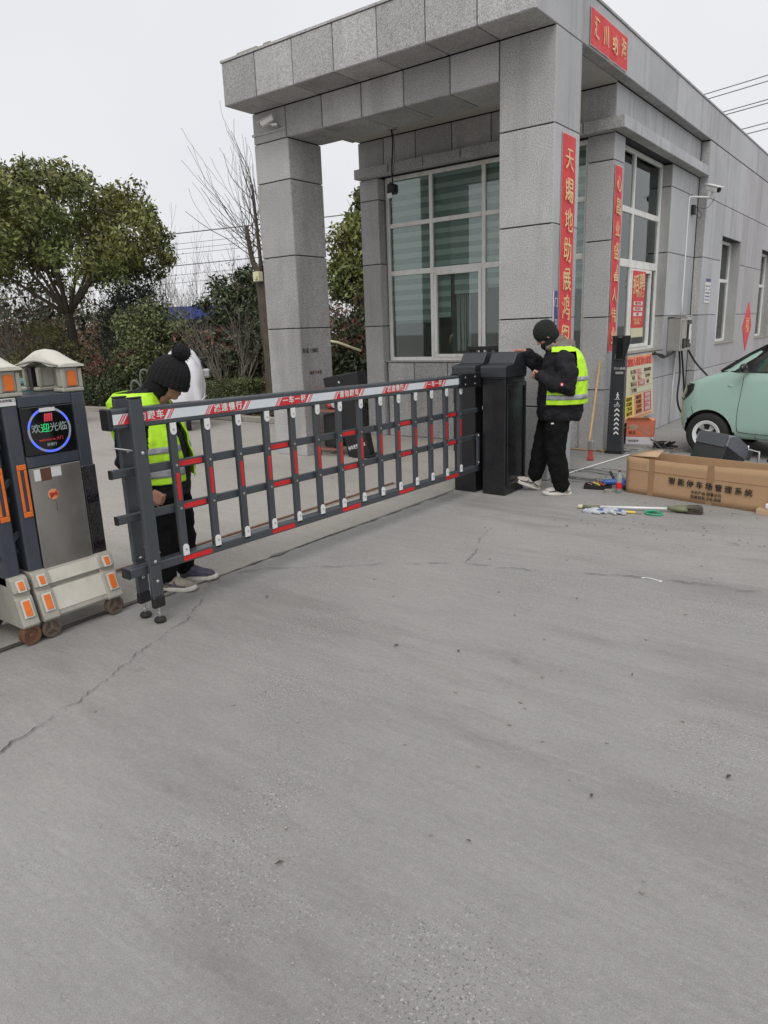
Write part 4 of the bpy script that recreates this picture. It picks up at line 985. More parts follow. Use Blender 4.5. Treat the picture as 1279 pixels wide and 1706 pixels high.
def shoe(parent, heel, toe, roll, m, label=None, h=.10):
    """trainer: upper, sole, tongue and laces; heel & toe are ground-contact points"""
    heel, toe = Vector(heel), Vector(toe); d = (toe-heel).normalized(); u = Vector((0, 0, 1)); l = u.cross(d).normalized(); u = d.cross(l); L = (toe-heel).length
    R = Matrix((d, l, u)).transposed().to_4x4(); R.translation = heel
    so_ = MB(); rings = []
    for z, e in ((0, .96), (.010, 1.02), (.026, 1.0), (.032, .94)):
        rings.append([R @ Vector((L*.5+L*.53*e*math.cos(a), (.042+.008*math.cos(a))*e*math.sin(a)*(1+.12*math.cos(a)), z+(.012*max(0, math.cos(a))**3))) for a in [2*math.pi*k/28 for k in range(28)]])
    so_.loft(rings)
    up_ = MB()
    limb(up_, [R @ Vector((L*.16, 0, .055)), R @ Vector((L*.45, 0, .052)), R @ Vector((L*.83, 0, .040))], [.042, .041, .034], 16)
    limb(up_, [R @ Vector((L*.17, 0, .05)), R @ Vector((L*.20, 0, .095))], [.042, .043], 14)
    limb(up_, [R @ Vector((L*.22, 0, .095)), R @ Vector((L*.55, 0, .062))], [.036, .030], 14)
    s = skin_obj('shoe', up_, .007, m, parent, 3, .003, .03)
    if label: s['label'] = label
    so_.build('sole', M['shoe_sole'], s, True)
    tr = MB()
    for q in (-1, 1):
        tr.tube([R @ Vector((L*.12, q*.044, .045)), R @ Vector((L*.35, q*.046, .062)), R @ Vector((L*.55, q*.043, .048)), R @ Vector((L*.8, q*.037, .038))], .0055, 5)
        tr.tube([R @ Vector((L*.30, q*.044, .075)), R @ Vector((L*.42, q*.045, .045))], .005, 5); tr.tube([R @ Vector((L*.5, q*.040, .075)), R @ Vector((L*.58, q*.042, .045))], .005, 5)
    tr.build('trim', M['shoe_dark'], s)
    la = MB()
    for k in range(4): la.tube([R @ Vector((L*(.38+.06*k), -.024, .092-.008*k)), R @ Vector((L*(.41+.06*k), 0, .103-.009*k)), R @ Vector((L*(.38+.06*k), .024, .092-.008*k))], .003, 5)
    la.build('lace', M['paper'], s)
    return s

# ---- worker at the cabinet
WR = thing('person', 'worker in dark beanie and yellow vest with a hand on the black cabinet', 'person', (.275, -.475, 0), math.radians(210))
bd = MB()
P_, R_ = head(bd, (.10, .0, 1.545), (.80, .0, -.62), (.6, 0, .8), .98)
limb(bd, [(.02, 0, 1.34), (.07, 0, 1.47)], [.062, .056])
limb(bd, [(-.03, 0, .90), (-.03, 0, 1.1), (-.04, 0, 1.28)], [.13, .125, .13]); limb(bd, [(-.04, -.15, 1.33), (-.04, .15, 1.33)], [.065, .065])
LH, LE, LW_ = (-.05, .20, 1.31), (-.09, .27, 1.06), (.145, .205, 1.165)
RH, RE, RW = (-.02, -.20, 1.32), (.10, -.25, 1.18), (.275, -.19, 1.395)
limb(bd, [LH, LE, LW_], [.05, .042, .027]); limb(bd, [RH, RE, RW], [.05, .042, .027])
limb(bd, [(-.03, .09, .88), (.00, .105, .47), (-.07, .115, .10)], [.085, .055, .040]); limb(bd, [(-.03, -.09, .88), (.10, -.10, .48), (.17, -.10, .13)], [.085, .055, .040])
hand(bd, RW, (.90, .0, .10), (0, 0, -1), -1, (.35, .5, .4)); hand(bd, LW_, (.80, -.40, .50), (.2, .5, -.8), -1, (1.0, 1.1, .7), .165)
bo = skin_obj('body', bd, .0062, M['skin'], WR, 2)
a = MB()
for q in (-1, 1): a.ell(P_(.080, q*.032, .000), .010, .013, .007, 8, 6, R_)
a.build('eye', M['white_plastic'], bo, True)
tr = MB()
limb(tr, [(-.03, .085, .90), (-.01, .105, .66), (.000, .110, .46), (-.045, .118, .22), (-.065, .118, .10)], [.122, .116, .100, .092, .082])
limb(tr, [(-.03, -.085, .90), (.05, -.10, .66), (.10, -.10, .48), (.145, -.10, .27), (.165, -.10, .165)], [.122, .112, .095, .086, .074])
limb(tr, [(-.04, -.05, .90), (-.04, .05, .90)], [.135, .135])
skin_obj('trousers', tr, .012, M['trousers'], WR, 5, .014, .07)
a = MB(); a.ell((.04, .2, .72), .016, .004, .009, 10, 6); a.build('badge', M['paper'], WR, True)
shoe(WR, (-.165, .118, 0), (.105, .118, 0), 0, M['shoe_light']); shoe(WR, (.125, -.10, .0), (.385, -.10, .095), 0, M['shoe_light'])
JR = [(.735, -.045, 0, .190, .205), (.76, -.045, 0, .208, .218), (.90, -.045, 0, .212, .222), (1.05, -.045, 0, .205, .222), (1.20, -.05, 0, .19, .225), (1.32, -.05, 0, .165, .215), (1.40, -.035, 0, .115, .15), (1.44, -.0, 0, .075, .085)]
jf = torso_surface(JR)
jk = MB(); jk.loft([[jf(t_*.5, 2*math.pi*k/48) for k in range(48)] for t_ in range(15)])
limb(jk, [LH, (-.085, .265, 1.18), LE, (.03, .255, 1.095), (.155, .200, 1.17)], [.098, .096, .096, .086, .060])
limb(jk, [(-.03, -.18, 1.32), (.03, -.235, 1.22), RE, (.18, -.225, 1.28), (.25, -.20, 1.365)], [.09, .088, .086, .080, .060])
skin_obj('jacket', jk, .0115, M['jacket'], WR, 4, .016, .07)
a = MB(); a.lathe([(.017, .0), (.017, .006), (.015, .008)], (0, 0, 0), 'z', 16); q = a.build('badge', M['red_sign'], WR); q.matrix_local = T(-.02, .352, 1.10) @ RX(-90)
a = MB(); a.lathe([(.009, .0085), (.009, .0095)], (0, 0, 0), 'z', 12); q2 = a.build('badge_centre', M['paper'], q)
hd = MB()   # collapsed hood and collar
limb(hd, [(-.06, -.10, 1.40), (-.13, 0, 1.44), (-.06, .10, 1.40)], [.045, .060, .045]); limb(hd, [(-.05, .09, 1.41), (.04, .10, 1.44), (.08, .07, 1.42)], [.038, .034, .026]); limb(hd, [(-.03, 0, 1.40), (-.02, 0, 1.48)], [.075, .068])
skin_obj('hood', hd, .01, M['hood'], WR, 3, .012, .04)
f_, u_ = Vector((.80, 0, -.62)).normalized(), Vector((.62, 0, .80))
Rh = Matrix((f_, u_.cross(f_), u_)).transposed().to_4x4()
ht = MB(); c_ = Vector((.10, 0, 1.545))
ht.ell(c_+u_*.032-f_*.012, .116, .094, .108, 22, 14, Rh); ht.ell(c_-f_*.035-u_*.02, .085, .088, .095, 18, 12, Rh)
hb = skin_obj('beanie', ht, .007, M['knit_green'], WR, 2, .003, .02)
# neck gaiter over the chin
ng = MB(); ng.ell(c_+f_*.042-u_*.078, .066, .066, .050, 16, 12, Rh); limb(ng, [c_-u_*.06, (.03, 0, 1.40)], [.072, .075]); skin_obj('neck_gaiter', ng, .009, M['jacket'], WR, 2, .006, .03)
# vest: over the shoulders, open at the front and the armholes
VR = [(.90, -.055, 0, .222, .238), (1.05, -.06, 0, .222, .240), (1.20, -.07, 0, .206, .232), (1.32, -.062, 0, .178, .215), (1.40, -.045, 0, .135, .165), (1.435, -.02, 0, .10, .125)]
vf = torso_surface(VR)
def armhole(q): return abs(q.y) > .12 and 1.10 < q.z < 1.385 and -.17 < q.x < .11
vs_ = patch(vf, 0, 4.9, math.radians(52), math.radians(308), .012, 90, 180, armhole)
v_ = solid(vs_.build('vest', M['vest'], WR), .006)
for z0, z1 in ((.30, .62), (1.45, 1.72)):
    b_ = patch(vf, z0, z1, math.radians(53), math.radians(307), .0195, 3, 180, armhole); solid(b_.build('reflective_band', M['vest_band'], v_), .002)

# ---- worker behind the barrier
WL = thing('person', 'worker in black bobble hat looking down behind the free end of the barrier', 'person', (-.755, -4.245, 0), math.radians(30))
bd = MB()
fw_, up_ = Vector((.88, 0, -.475)), Vector((.475, 0, .88))
HC = Vector((.075, 0, 1.385))
P_, R_ = head(bd, HC, fw_, up_, 1.0)
limb(bd, [(-.11, 0, 1.20), (.03, 0, 1.31)], [.062, .056])
limb(bd, [(-.04, 0, .80), (-.08, 0, 1.0), (-.12, 0, 1.16)], [.12, .12, .12]); limb(bd, [(-.12, -.15, 1.21), (-.12, .15, 1.21)], [.06, .06])
rH, rE, rW = (-.12, -.20, 1.20), (-.16, -.235, .90), (-.045, -.22, .695)
lH, lE, lW = (-.10, .20, 1.20), (-.12, .25, .92), (-.10, .225, .70)
limb(bd, [rH, rE, rW], [.048, .040, .027]); limb(bd, [lH, lE, lW], [.048, .040, .027])
limb(bd, [(-.04, .085, .78), (.0, .10, .42), (-.02, .10, .09)], [.08, .052, .040]); limb(bd, [(-.04, -.085, .78), (-.03, -.10, .42), (-.06, -.10, .09)], [.08, .052, .040])
hand(bd, rW, (.80, .0, -.50), (.2, .9, -.2), -1, (.9, 1.0, .6), .155); hand(bd, lW, (.5, -.2, -.8), (0, -.8, -.5), 1, (.5, .8, .5), .16)
bo = skin_obj('body', bd, .0062, M['skin'], WL, 2)
a = MB()
for q in (-1, 1): a.ell(P_(.082, q*.032, .000), .010, .013, .006, 8, 6, R_)
a.build('eye', M['white_plastic'], bo, True)
tr = MB()
limb(tr, [(-.05, .08, .80), (-.02, .10, .58), (.0, .10, .42), (-.005, .105, .20), (-.015, .105, .115)], [.12, .105, .088, .082, .070])
limb(tr, [(-.05, -.08, .80), (-.04, -.10, .58), (-.03, -.10, .42), (-.045, -.105, .20), (-.055, -.105, .115)], [.12, .105, .088, .082, .070])
limb(tr, [(-.05, -.05, .82), (-.05, .05, .82)], [.13, .13])
skin_obj('trousers', tr, .012, M['trousers'], WL, 5, .014, .07)
shoe(WL, (-.13, -.10, 0), (.145, -.115, 0), 0, M['shoe_dusty'], 'dusty pale trainer'); shoe(WL, (-.06, .105, 0), (.21, .12, 0), 0, M['shoe_dark'], 'dark purple trainer')
JL = [(.64, -.06, 0, .165, .195), (.67, -.06, 0, .178, .205), (.85, -.065, 0, .18, .205), (1.0, -.08, 0, .178, .208), (1.13, -.125, 0, .17, .210), (1.24, -.150, 0, .145, .20), (1.30, -.130, 0, .10, .14), (1.335, -.085, 0, .07, .08)]
jf = torso_surface(JL)
jk = MB(); jk.loft([[jf(t_*.5, 2*math.pi*k/48) for k in range(48)] for t_ in range(15)])
limb(jk, [rH, (-.125, -.235, 1.03), rE, (-.11, -.235, .80), (-.06, -.222, .72)], [.086, .088, .080, .070, .052])
limb(jk, [lH, (-.09, .24, 1.02), lE, (-.12, .24, .82), (-.105, .23, .73)], [.082, .080, .076, .066, .050])
limb(jk, [(-.12, 0, 1.25), (-.04, 0, 1.31)], [.085, .078])
skin_obj('jacket', jk, .0115, M['jacket'], WL, 4, .014, .07)
Rh = Matrix((fw_, up_.cross(fw_), up_)).transposed().to_4x4()
ht = MB()
def knit(c, rx, ry, rz, ribs, depth, z0, z1):
    rings = []
    for i in range(19):
        s_ = z0+(z1-z0)*i/18; e = math.sqrt(max(.0, 1-min(1, max(0, s_))**2.2)) if s_ > 0 else 1+.03*s_
        rr = []
        for k in range(96):
            w = 2*math.pi*k/96; q_ = 1+depth*math.cos(ribs*w)*(.3+.7*e)+.004*math.sin(60*s_)
            rr.append(c+Rh @ Vector((rx*e*math.cos(w)*q_, ry*e*math.sin(w)*q_, rz*s_)))
        rings.append(rr)
    m_ = MB(); m_.loft(rings); return m_
ht = knit(HC-fw_*.012-up_*.004, .130, .112, .160, 24, .028, -.10, .995)
hb = ht.build('bobble_hat', M['knit'], WL, True)
cf = knit(HC-fw_*.010-up_*.012, .134, .116, .155, 24, .03, -.10, .20); cf.build('cuff', M['knit'], hb, True)
nk = MB(); nk.ell(HC-fw_*.050-up_*.06, .095, .100, .095, 16, 12, Rh); limb(nk, [HC-fw_*.06-up_*.10, (-.09, 0, 1.26)], [.085, .088]); skin_obj('scarf', nk, .009, M['knit'], WL, 3, .008, .03)
pm = MB(); pc = HC+up_*.188-fw_*.0; pm.ell(pc, .058, .058, .056, 20, 14)
for k in range(260):
    d_ = Vector((random.gauss(0, 1), random.gauss(0, 1), random.gauss(0, 1))).normalized(); s_ = d_.orthogonal().normalized()*.004
    p0 = pc+d_*.05; p1 = pc+d_*random.uniform(.064, .074); pm.add([p0-s_, p0+s_, p1], [(0, 1, 2)])
pm.build('pompom', M['knit'], hb)
VL = [(.745, -.068, 0, .196, .222), (.90, -.072, 0, .196, .224), (1.02, -.088, 0, .194, .225), (1.15, -.136, 0, .182, .222), (1.26, -.155, 0, .15, .195), (1.318, -.140, 0, .12, .15)]
vf = torso_surface(VL)
def armhole(q): return abs(q.y) > .12 and .96 < q.z < 1.235 and -.25 < q.x < -.01
v_ = solid(patch(vf, 0, 4.9, math.radians(14), math.radians(346), .012, 90, 200, armhole).build('vest', M['vest'], WL), .006)
for z0, z1 in ((.28, .62), (1.35, 1.68)):
    b_ = patch(vf, z0, z1, math.radians(15), math.radians(345), .0195, 3, 200, armhole); solid(b_.build('reflective_band', M['vest_band'], v_), .002)

# ================================================================ car
# local frame: nose at x=0 looking along -x, body runs to +x; y: -W/2 is the side towards the camera
CAR = thing('parked_car', 'small mint green electric car parked nose first towards the charging box', 'car', (.79, 3.06, 0), math.radians(-11.2))
CW = 1.46; CL = 2.95; WX = .42; WX2 = 2.35; WZ = .245; WR_ = .262
def prof_top(x):
    pts = [(0, .60), (.02, .74), (.06, .86), (.13, .915), (.32, .975), (.46, 1.015), (.62, 1.12), (.90, 1.31), (1.18, 1.41), (1.6, 1.435), (2.2, 1.42), (2.6, 1.34), (2.82, 1.2), (2.90, .95), (2.95, .7)]
    for (a, b), (c, d) in zip(pts[:-1], pts[1:]):
        if x <= c: return b+(d-b)*(x-a)/(c-a)
    return .7
def half_w(x): 
    e = min(1, max(0, x/.34)); e2 = min(1, max(0, (CL-x)/.30))
    return CW/2*(.70+.30*math.sqrt(max(0, 1-(1-e)**2)))*(.86+.14*math.sqrt(max(0, 1-(1-e2)**2)))
def section(x, body=True):
    zt = prof_top(x); belt = min(zt-.02, .985+.02*min(1, x)); hw = half_w(x); zb = .20 if x > .12 else .20+.10*(1-x/.12)
    pts = []
    rw = .76 if zt > 1.1 else .80+.0*x   # tumblehome of the roof
    side = [(0, zb), (.55*hw, zb), (.93*hw, zb+.02), (.985*hw, zb+.10), (1.0*hw, .45), (1.0*hw, .60), (.992*hw, .74), (.975*hw, min(.88, belt-.03))]
    if zt > belt+.12:
        k = min(1, (zt-belt)/.4)
        top = [(.955*hw, belt), (.93*hw, belt+.03), ((.93-.10*k)*hw, belt+(zt-belt)*.45), ((.93-.17*k)*hw, zt-.06*k-.01), ((.80-.13*k)*hw, zt-.012), (.40*hw, zt), (0, zt+.004)]
    else:
        top = [(.95*hw, belt-.02+.0), (.92*hw, belt-.01), (.86*hw, zt-.03), (.78*hw, zt-.015), (.62*hw, zt-.004), (.32*hw, zt+.002), (0, zt+.004)]
    half = side+top
    half = [(y, max(z, zb)) for y, z in half]
    full = [(-y, z) for y, z in half]+[(y, z) for y, z in half[::-1][1:-1]]
    return [(x, y, z) for y, z in full]
xs = [0, .006, .02, .045, .08, .12, .17, .23, .30, .38, .46, .54, .62, .70, .80, .90, 1.0, 1.1, 1.22, 1.35, 1.5, 1.7, 1.9, 2.1, 2.3, 2.45, 2.6, 2.72, 2.82, 2.88, 2.92, 2.945, 2.95]
cb_ = MB(); cb_.loft([section(x) for x in xs])
me = cb_.mesh('body', M['car'], True); tmp = link('tmp', me)
cut_ = MB()
for wx in (WX, WX2):
    cut_.cyl((wx, -1, WZ+.01), (wx, -CW/2+.20, WZ+.01), .312, 40); cut_.cyl((wx, 1, WZ+.01), (wx, CW/2-.20, WZ+.01), .312, 40)
ct = link('cut', cut_.mesh('cut', M['car_black']))
sb = tmp.modifiers.new('s', 'SUBSURF'); sb.levels = 1
bl = tmp.modifiers.new('b', 'BOOLEAN'); bl.operation = 'DIFFERENCE'; bl.object = ct; bl.solver = 'EXACT'
bpy.context.view_layer.update()
me2 = bpy.data.meshes.new_from_object(tmp.evaluated_get(bpy.context.evaluated_depsgraph_get())); me2.name = 'body'
bpy.data.objects.remove(tmp); bpy.data.objects.remove(ct)
me2.materials.clear(); me2.materials.append(M['car']); me2.materials.append(M['car_black'])
for p_ in me2.polygons:   # inside of the wheel housings is black liner
    c_ = p_.center; inside = any((abs(math.hypot(c_.x-wx, c_.z-WZ-.01)-.312) < .01) and abs(c_.y) < CW/2-.015 or (abs(abs(c_.y)-(CW/2-.20)) < .003 and math.hypot(c_.x-wx, c_.z-WZ) < .32) for wx in (WX, WX2))
    p_.material_index = 1 if (inside or c_.z < .215) else 0
me2.shade_smooth()
bmx = bmesh.new(); bmx.from_mesh(me2)
for e in bmx.edges:
    if len(e.link_faces) == 2 and e.calc_face_angle(0) > math.radians(50): e.smooth = False
bmx.to_mesh(me2); bmx.free()
cbody = link('body', me2, CAR)
def ys_(x, z):   # half width of the side at height z
    s_ = [(p[1], p[2]) for p in section(x)[:15]]
    for (y0, z0), (y1, z1) in zip(s_[:-1], s_[1:]):
        if z1 > z0 and z0 <= z <= z1: return abs(y0+(y1-y0)*(z-z0)/(z1-z0))
    return half_w(x)
def side_strip(path, w, nm, m, lift=.003, side=-1):
    """thin strip following the body side along (x,z) points"""
    P = smooth_path([(x, 0, z) for x, z in path], 6); a = MB(); pts = [Vector((p.x, side*(ys_(p.x, p.z)+lift), p.z)) for p in P]
    a.tube(pts, w, 5); return a.build(nm, m, CAR, True)
for side in (-1, 1):
    side_strip([(.80, .97), (.79, .80), (.77, .55), (.775, .36), (.83, .315), (1.2, .305), (1.75, .305), (1.80, .33), (1.81, .6), (1.81, .97)], .0035, 'door_seam', M['car_black'], -.001, side)
    side_strip([(.20, .60), (.225, .53), (.24, .47)], .0025, 'bumper_seam', M['car_black'], -.0005, side)
    side_strip([(.98, .285), (.99, .25), (.985, .22)], .0025, 'sill_seam', M['car_black'], -.0005, side)
    a = MB(); poly = []
    # side glass
    def gp(x, z, l=.004): return Vector((x, side*(ys_(x, z)+l), z))
    g1 = [(.93, 1.03), (.95, 1.13), (1.02, 1.225), (1.12, 1.30), (1.24, 1.345), (1.74, 1.36), (1.76, 1.03)]
    g2 = [(1.84, 1.03), (1.83, 1.36), (2.2, 1.34), (2.42, 1.26), (2.48, 1.03)]
    for gl in (g1, g2):
        a = MB(); n_ = len(gl); cx_, cz_ = sum(p[0] for p in gl)/n_, sum(p[1] for p in gl)/n_
        vs = [gp(x, z) for x, z in gl]+[gp(cx_, cz_, .010)]; a.add(vs, [(i, (i+1) % n_, n_) for i in range(n_)]); a.build('side_window', M['car_glass'], CAR, True)
    a = MB(); a.tube([gp(x, z, .003) for x, z in [(.52, 1.015), (.70, 1.025), (1.2, 1.02), (1.8, 1.02), (2.5, 1.02)]], .010, 6); a.tube([gp(x, z, .004) for x, z in [(.50, 1.02), (.62, 1.09), (.80, 1.215), (.96, 1.305), (1.15, 1.365), (1.7, 1.385), (2.2, 1.37), (2.5, 1.27), (2.6, 1.05)]], .022, 6)
    qv = [gp(x, z, .012) for x, z in ((.50, 1.015), (.70, 1.02), (.93, 1.02), (.95, 1.13), (1.02, 1.225), (1.06, 1.30), (.93, 1.30), (.80, 1.22), (.62, 1.10))]; a.add(qv+[gp(.86, 1.13, .016)], [(i, (i+1) % 9, 9) for i in range(9)]); a.tube([gp(1.79, 1.02, .004), gp(1.79, 1.37, .004)], .03, 6)
    a.build('window_surround', M['car_black'], CAR)
    # mirror
    a = MB(); limb(a, [(.84, side*(ys_(.84, 1.0)+.01), 1.03), (.85, side*(ys_(.84, 1.0)+.10), 1.06)], [.02, .02]); a.ell((.84, side*(ys_(.84, 1.)+.13), 1.075), .040, .080, .055, 14, 10)
    a.build('mirror', M['car_black'], CAR, True)
    # front lamp, wraps the corner
    a = MB(); out_, mid = [], []
    lamp = [(.055, .84), (.075, .855), (.15, .868), (.225, .868), (.215, .80), (.165, .735), (.075, .665), (.035, .68), (.035, .77)]
    def lp(x, z, l): 
        return Vector((x-.004, side*(ys_(max(x, .03), z)+l), z))
    vs = [lp(x, z, .004) for x, z in lamp]; n_ = len(vs); vs.append(lp(.11, .78, .016)); a.add(vs, [(i, (i+1) % n_, n_) for i in range(n_)]); hl = a.build('headlight', M['lamp_glass'], CAR, True)
    a = MB(); a.tube([lp(x, z, .006) for x, z in lamp]+[lp(*lamp[0], .006)], .006, 5); a.build('lamp_rim', M['car_black'], hl)
    a = MB(); vs = [lp(x, z, .007) for x, z in [(.12, .855), (.222, .862), (.21, .80), (.165, .742), (.10, .70)]]; n_ = 5; vs.append(lp(.16, .80, .018)); a.add(vs, [(i, (i+1) % n_, n_) for i in range(n_)]); a.build('lamp_bezel', M['car_black'], hl, True)
    a = MB(); a.ell((.66, side*(ys_(.66, .86)+.001), .86), .028, .006, .016, 14, 8); a.build('side_repeater', M['car'], CAR, True)
    # wheels
    for wx in (WX, WX2):
        yo = side*(CW/2-.075); s = side
        a = MB(); a.lathe([(.16, -.085), (.225, -.085), (WR_-.008, -.07), (WR_, -.045), (WR_, .045), (WR_-.008, .068), (.225, .082), (.172, .078), (.168, .05)], (wx, yo, WZ+.017), 'y', 44)
        if s < 0: a.v = [(x, 2*yo-y, z) for x, y, z in a.v]
        wh = a.build('wheel', M['rubber'], CAR, True, angle=40)
        def disc(prof, nm, m, n=40):
            q = MB(); q.lathe(prof, (wx, 0, WZ+.017), 'y', n); q.v = [(x, yo+s*y, z) for x, y, z in q.v]; return q.build(nm, m, wh, angle=30)
        disc([(.0, .035), (.165, .035), (.165, .045), (.0, .05)], 'rim', M['car_black'])
        disc([(.166, .055), (.171, .079), (.167, .083), (.130, .070), (.128, .055)], 'rim_ring', M['white_plastic'])
        disc([(.055, .05), (.058, .072), (.045, .078), (.0, .079)], 'hub_cap', M['white_plastic'])
        q = MB()
        for k in range(5):
            w = math.radians(72*k+18); u2 = Vector((math.cos(w), 0, math.sin(w))); v2 = Vector((-math.sin(w), 0, math.cos(w)))
            q.prism([(.05, -.018), (.135, -.045), (.135, .045), (.05, .018)], (wx, yo+s*.052, WZ+.017), u2, v2, (0, s, 0), .012)
        q.build('spoke', M['car_black'], wh)
a = MB(); a.box(-.004, .02, -.26, .26, .36, .46, c=.006); a.build('number_plate', M['white_plastic'], CAR)
a = MB(); a.box(-.003, .03, -.42, .42, .24, .32, c=.01); a.build('grille', M['car_black'], CAR)
# windscreen
a = MB(); vs = []
for i, x in enumerate((.48, .62, .82, 1.0)):
    for j in range(9):
        y = (-1+2*j/8)*half_w(x)*.78; vs.append((x-.01, y, prof_top(x)+.012-.03*(abs(j-4)/4)**3))
a.add(vs, [(i*9+j, i*9+j+1, (i+1)*9+j+1, (i+1)*9+j) for i in range(3) for j in range(8)]); a.build('windscreen', M['car_glass'], CAR, True)
# ================================================================ props near the gatehouse
M['lid_grey'] = mat('lid_grey', (.15, .155, .185), .5, coat=.2)
# face recognition post
FP = thing('access_post', 'slim black access post with white chevrons and pedestrian sign in front of the red couplet', 'post', (.045, 1.98, 0), math.radians(4))
a = MB(); a.loft([[(-.10, -.06, .03), (.09, -.06, .03), (.09, .06, .03), (-.10, .06, .03)], [(-.085, -.045, 1.16), (.085, -.045, 1.16), (.085, .05, 1.16), (-.085, .05, 1.16)], [(-.085, -.045, 1.46), (.085, -.045, 1.46), (.085, .05, 1.46), (-.085, .05, 1.46)]]); a.build('column', M['black_paint_sheen'], FP, bevel=.004)
a = MB(); a.box(-.12, .11, -.08, .08, 0, .028, c=.008); a.build('base_plate', M['black_paint'], FP)
a = MB(); a.prism([(-.03, 1.20), (.085, 1.20), (.14, 1.40), (.14, 1.475), (-.085, 1.475), (-.085, 1.462), (-.03, 1.42)], (0, -.0455, 0), UX, UZ, -UY, .03); a.build('head', M['black_plastic'], FP, bevel=.004)
a = MB(); a.box(-.02, .06, -.082, -.076, 1.20, 1.44, c=.002); a.build('screen', M['screen'], FP)
a = MB(); a.box(.0, .05, -.0835, -.082, 1.455, 1.462); a.prism([(-.046, 1.20), (-.040, 1.20), (-.022, 1.33), (-.026, 1.33)], (0, -.0462, 0), UX, UZ, -UY, .002); a.box(-.04, .06, -.050, -.0455, 1.188, 1.192); a.build('trim', M['zinc'], FP)
F0 = lambda x, z, y=-.0500: frame((x, y-.006*(1.16-z), z), UX, UZ)
text('行人通道', .034, M['paper'], F0(.02, 1.075), FP); text('请刷脸', .034, M['paper'], F0(.02, 1.02), FP)
def flat(poly, nm, x=0, z=0, s=1.):
    q = MB(); q.prism([(px*s+x, pz*s+z) for px, pz in poly], (0, -.0555, 0), UX, UZ, -UY, .0025)
    q.v = [(x_, y_-.008*(1.16-z_)/1.16*1.3, z_) for x_, y_, z_ in q.v]; return q
for i in range(6):
    z = .245+.058*i; flat([(-.030, 0), (.0, .026), (.032, 0), (.032, .022), (.0, .05), (-.030, .022)], 'chevron', .015-.003*(0), z).build('chevron', M['paper'], FP)
q = flat([(-.006, 0), (.0, .02), (.006, .012), (.016, 0), (.022, 0), (.012, .022), (.007, .045), (.016, .035), (.02, .038), (.008, .055), (-.004, .058), (-.014, .04), (-.010, .036), (-.003, .045), (-.006, .022), (-.016, 0)], 'pedestrian_sign', .012, .70, 1.15); q.build('pedestrian_sign', M['paper'], FP)
q = flat([(.008*math.cos(w), .009*math.sin(w)) for w in np.linspace(0, 6.0, 10)], '', .014, .774); q.build('pedestrian_sign', M['paper'], FP)
q = flat([(-.035, 0), (.035, 0), (.035, .004), (-.035, .004)], '', .012, .692); q.build('pedestrian_sign', M['paper'], FP)
for cx_ in (-.022, .022):
    q = MB(); k = 18; R0, R1 = .011, .0155; vs = []
    for i in range(k+1): w = 2*math.pi*i/k; vs += [(.012+cx_+R0*math.cos(w), -.0605, .615+R0*math.sin(w)), (.012+cx_+R1*math.cos(w), -.0605, .615+R1*math.sin(w))]
    q.add(vs, [(2*i, 2*i+1, 2*i+3, 2*i+2) for i in range(k)]); q.build('cyclist_sign', M['paper'], FP)
q = flat([(-.02, 0), (.0, .012), (-.006, .028), (.014, .03), (.022, .016), (.018, .014), (.010, .024), (.002, .02), (.006, .008), (.0, 0)], '', .012, .622); q.build('cyclist_sign', M['paper'], FP)
q = flat([(.007*math.cos(w), .007*math.sin(w)) for w in np.linspace(0, 6.0, 9)], '', .018, .658); q.build('cyclist_sign', M['paper'], FP)

# skirting pipe at the pier foot
t_ = thing('skirting_pipe', 'pale pipe lying along the foot of the set back pillar', 'pipe', (-.62, 1.99, .015)); a = MB(); a.tube([(0, 0, 0), (.3, .01, 0), (.56, .02, 0)], .012, 7); a.build('pipe', M['card_light'], t_, True)
# orange carton
t_ = thing('orange_carton', 'orange and white printed carton beside the base of the black access post', 'box', (.075, 2.88, 0), math.radians(14))
a = MB(); a.box(-.18, .18, -.13, .16, 0, .105, c=.004); a.build('lower_panel', M['box_white'], t_)
a = MB(); a.box(-.18, .18, -.13, .16, .106, .33, c=.004); a.build('upper_panel', M['box_orange'], t_)
a = MB(); a.box(-.175, .175, -.13, .155, .3305, .335); a.prism([(-.18, 0), (.14, 0), (.10, .10), (-.16, .08)], (0, -.13, .335), UX, Vector((0, -.5, .45)), Vector((0, .4, .5)), .004); a.build('flap', M['poster_orange'], t_)
a = MB(); a.ell((-.085, -.1315, .24), .062, .0015, .040, 18, 8); a.build('printed_oval', M['card_light'], t_)
for k in range(6): a = MB(); a.box(.03, .03+.11-.015*(k % 3), -.1325, -.1308, .15+.022*k, .157+.022*k); a.build('printed_line', M['card_light'], t_)
text('电机配件', .035, M['ink_brown'], frame((-.08, -.1325, .05), UX, UZ), t_); text('精品', .05, M['ink_brown'], frame((-.1, -.1325, .16), UX, UZ), t_)

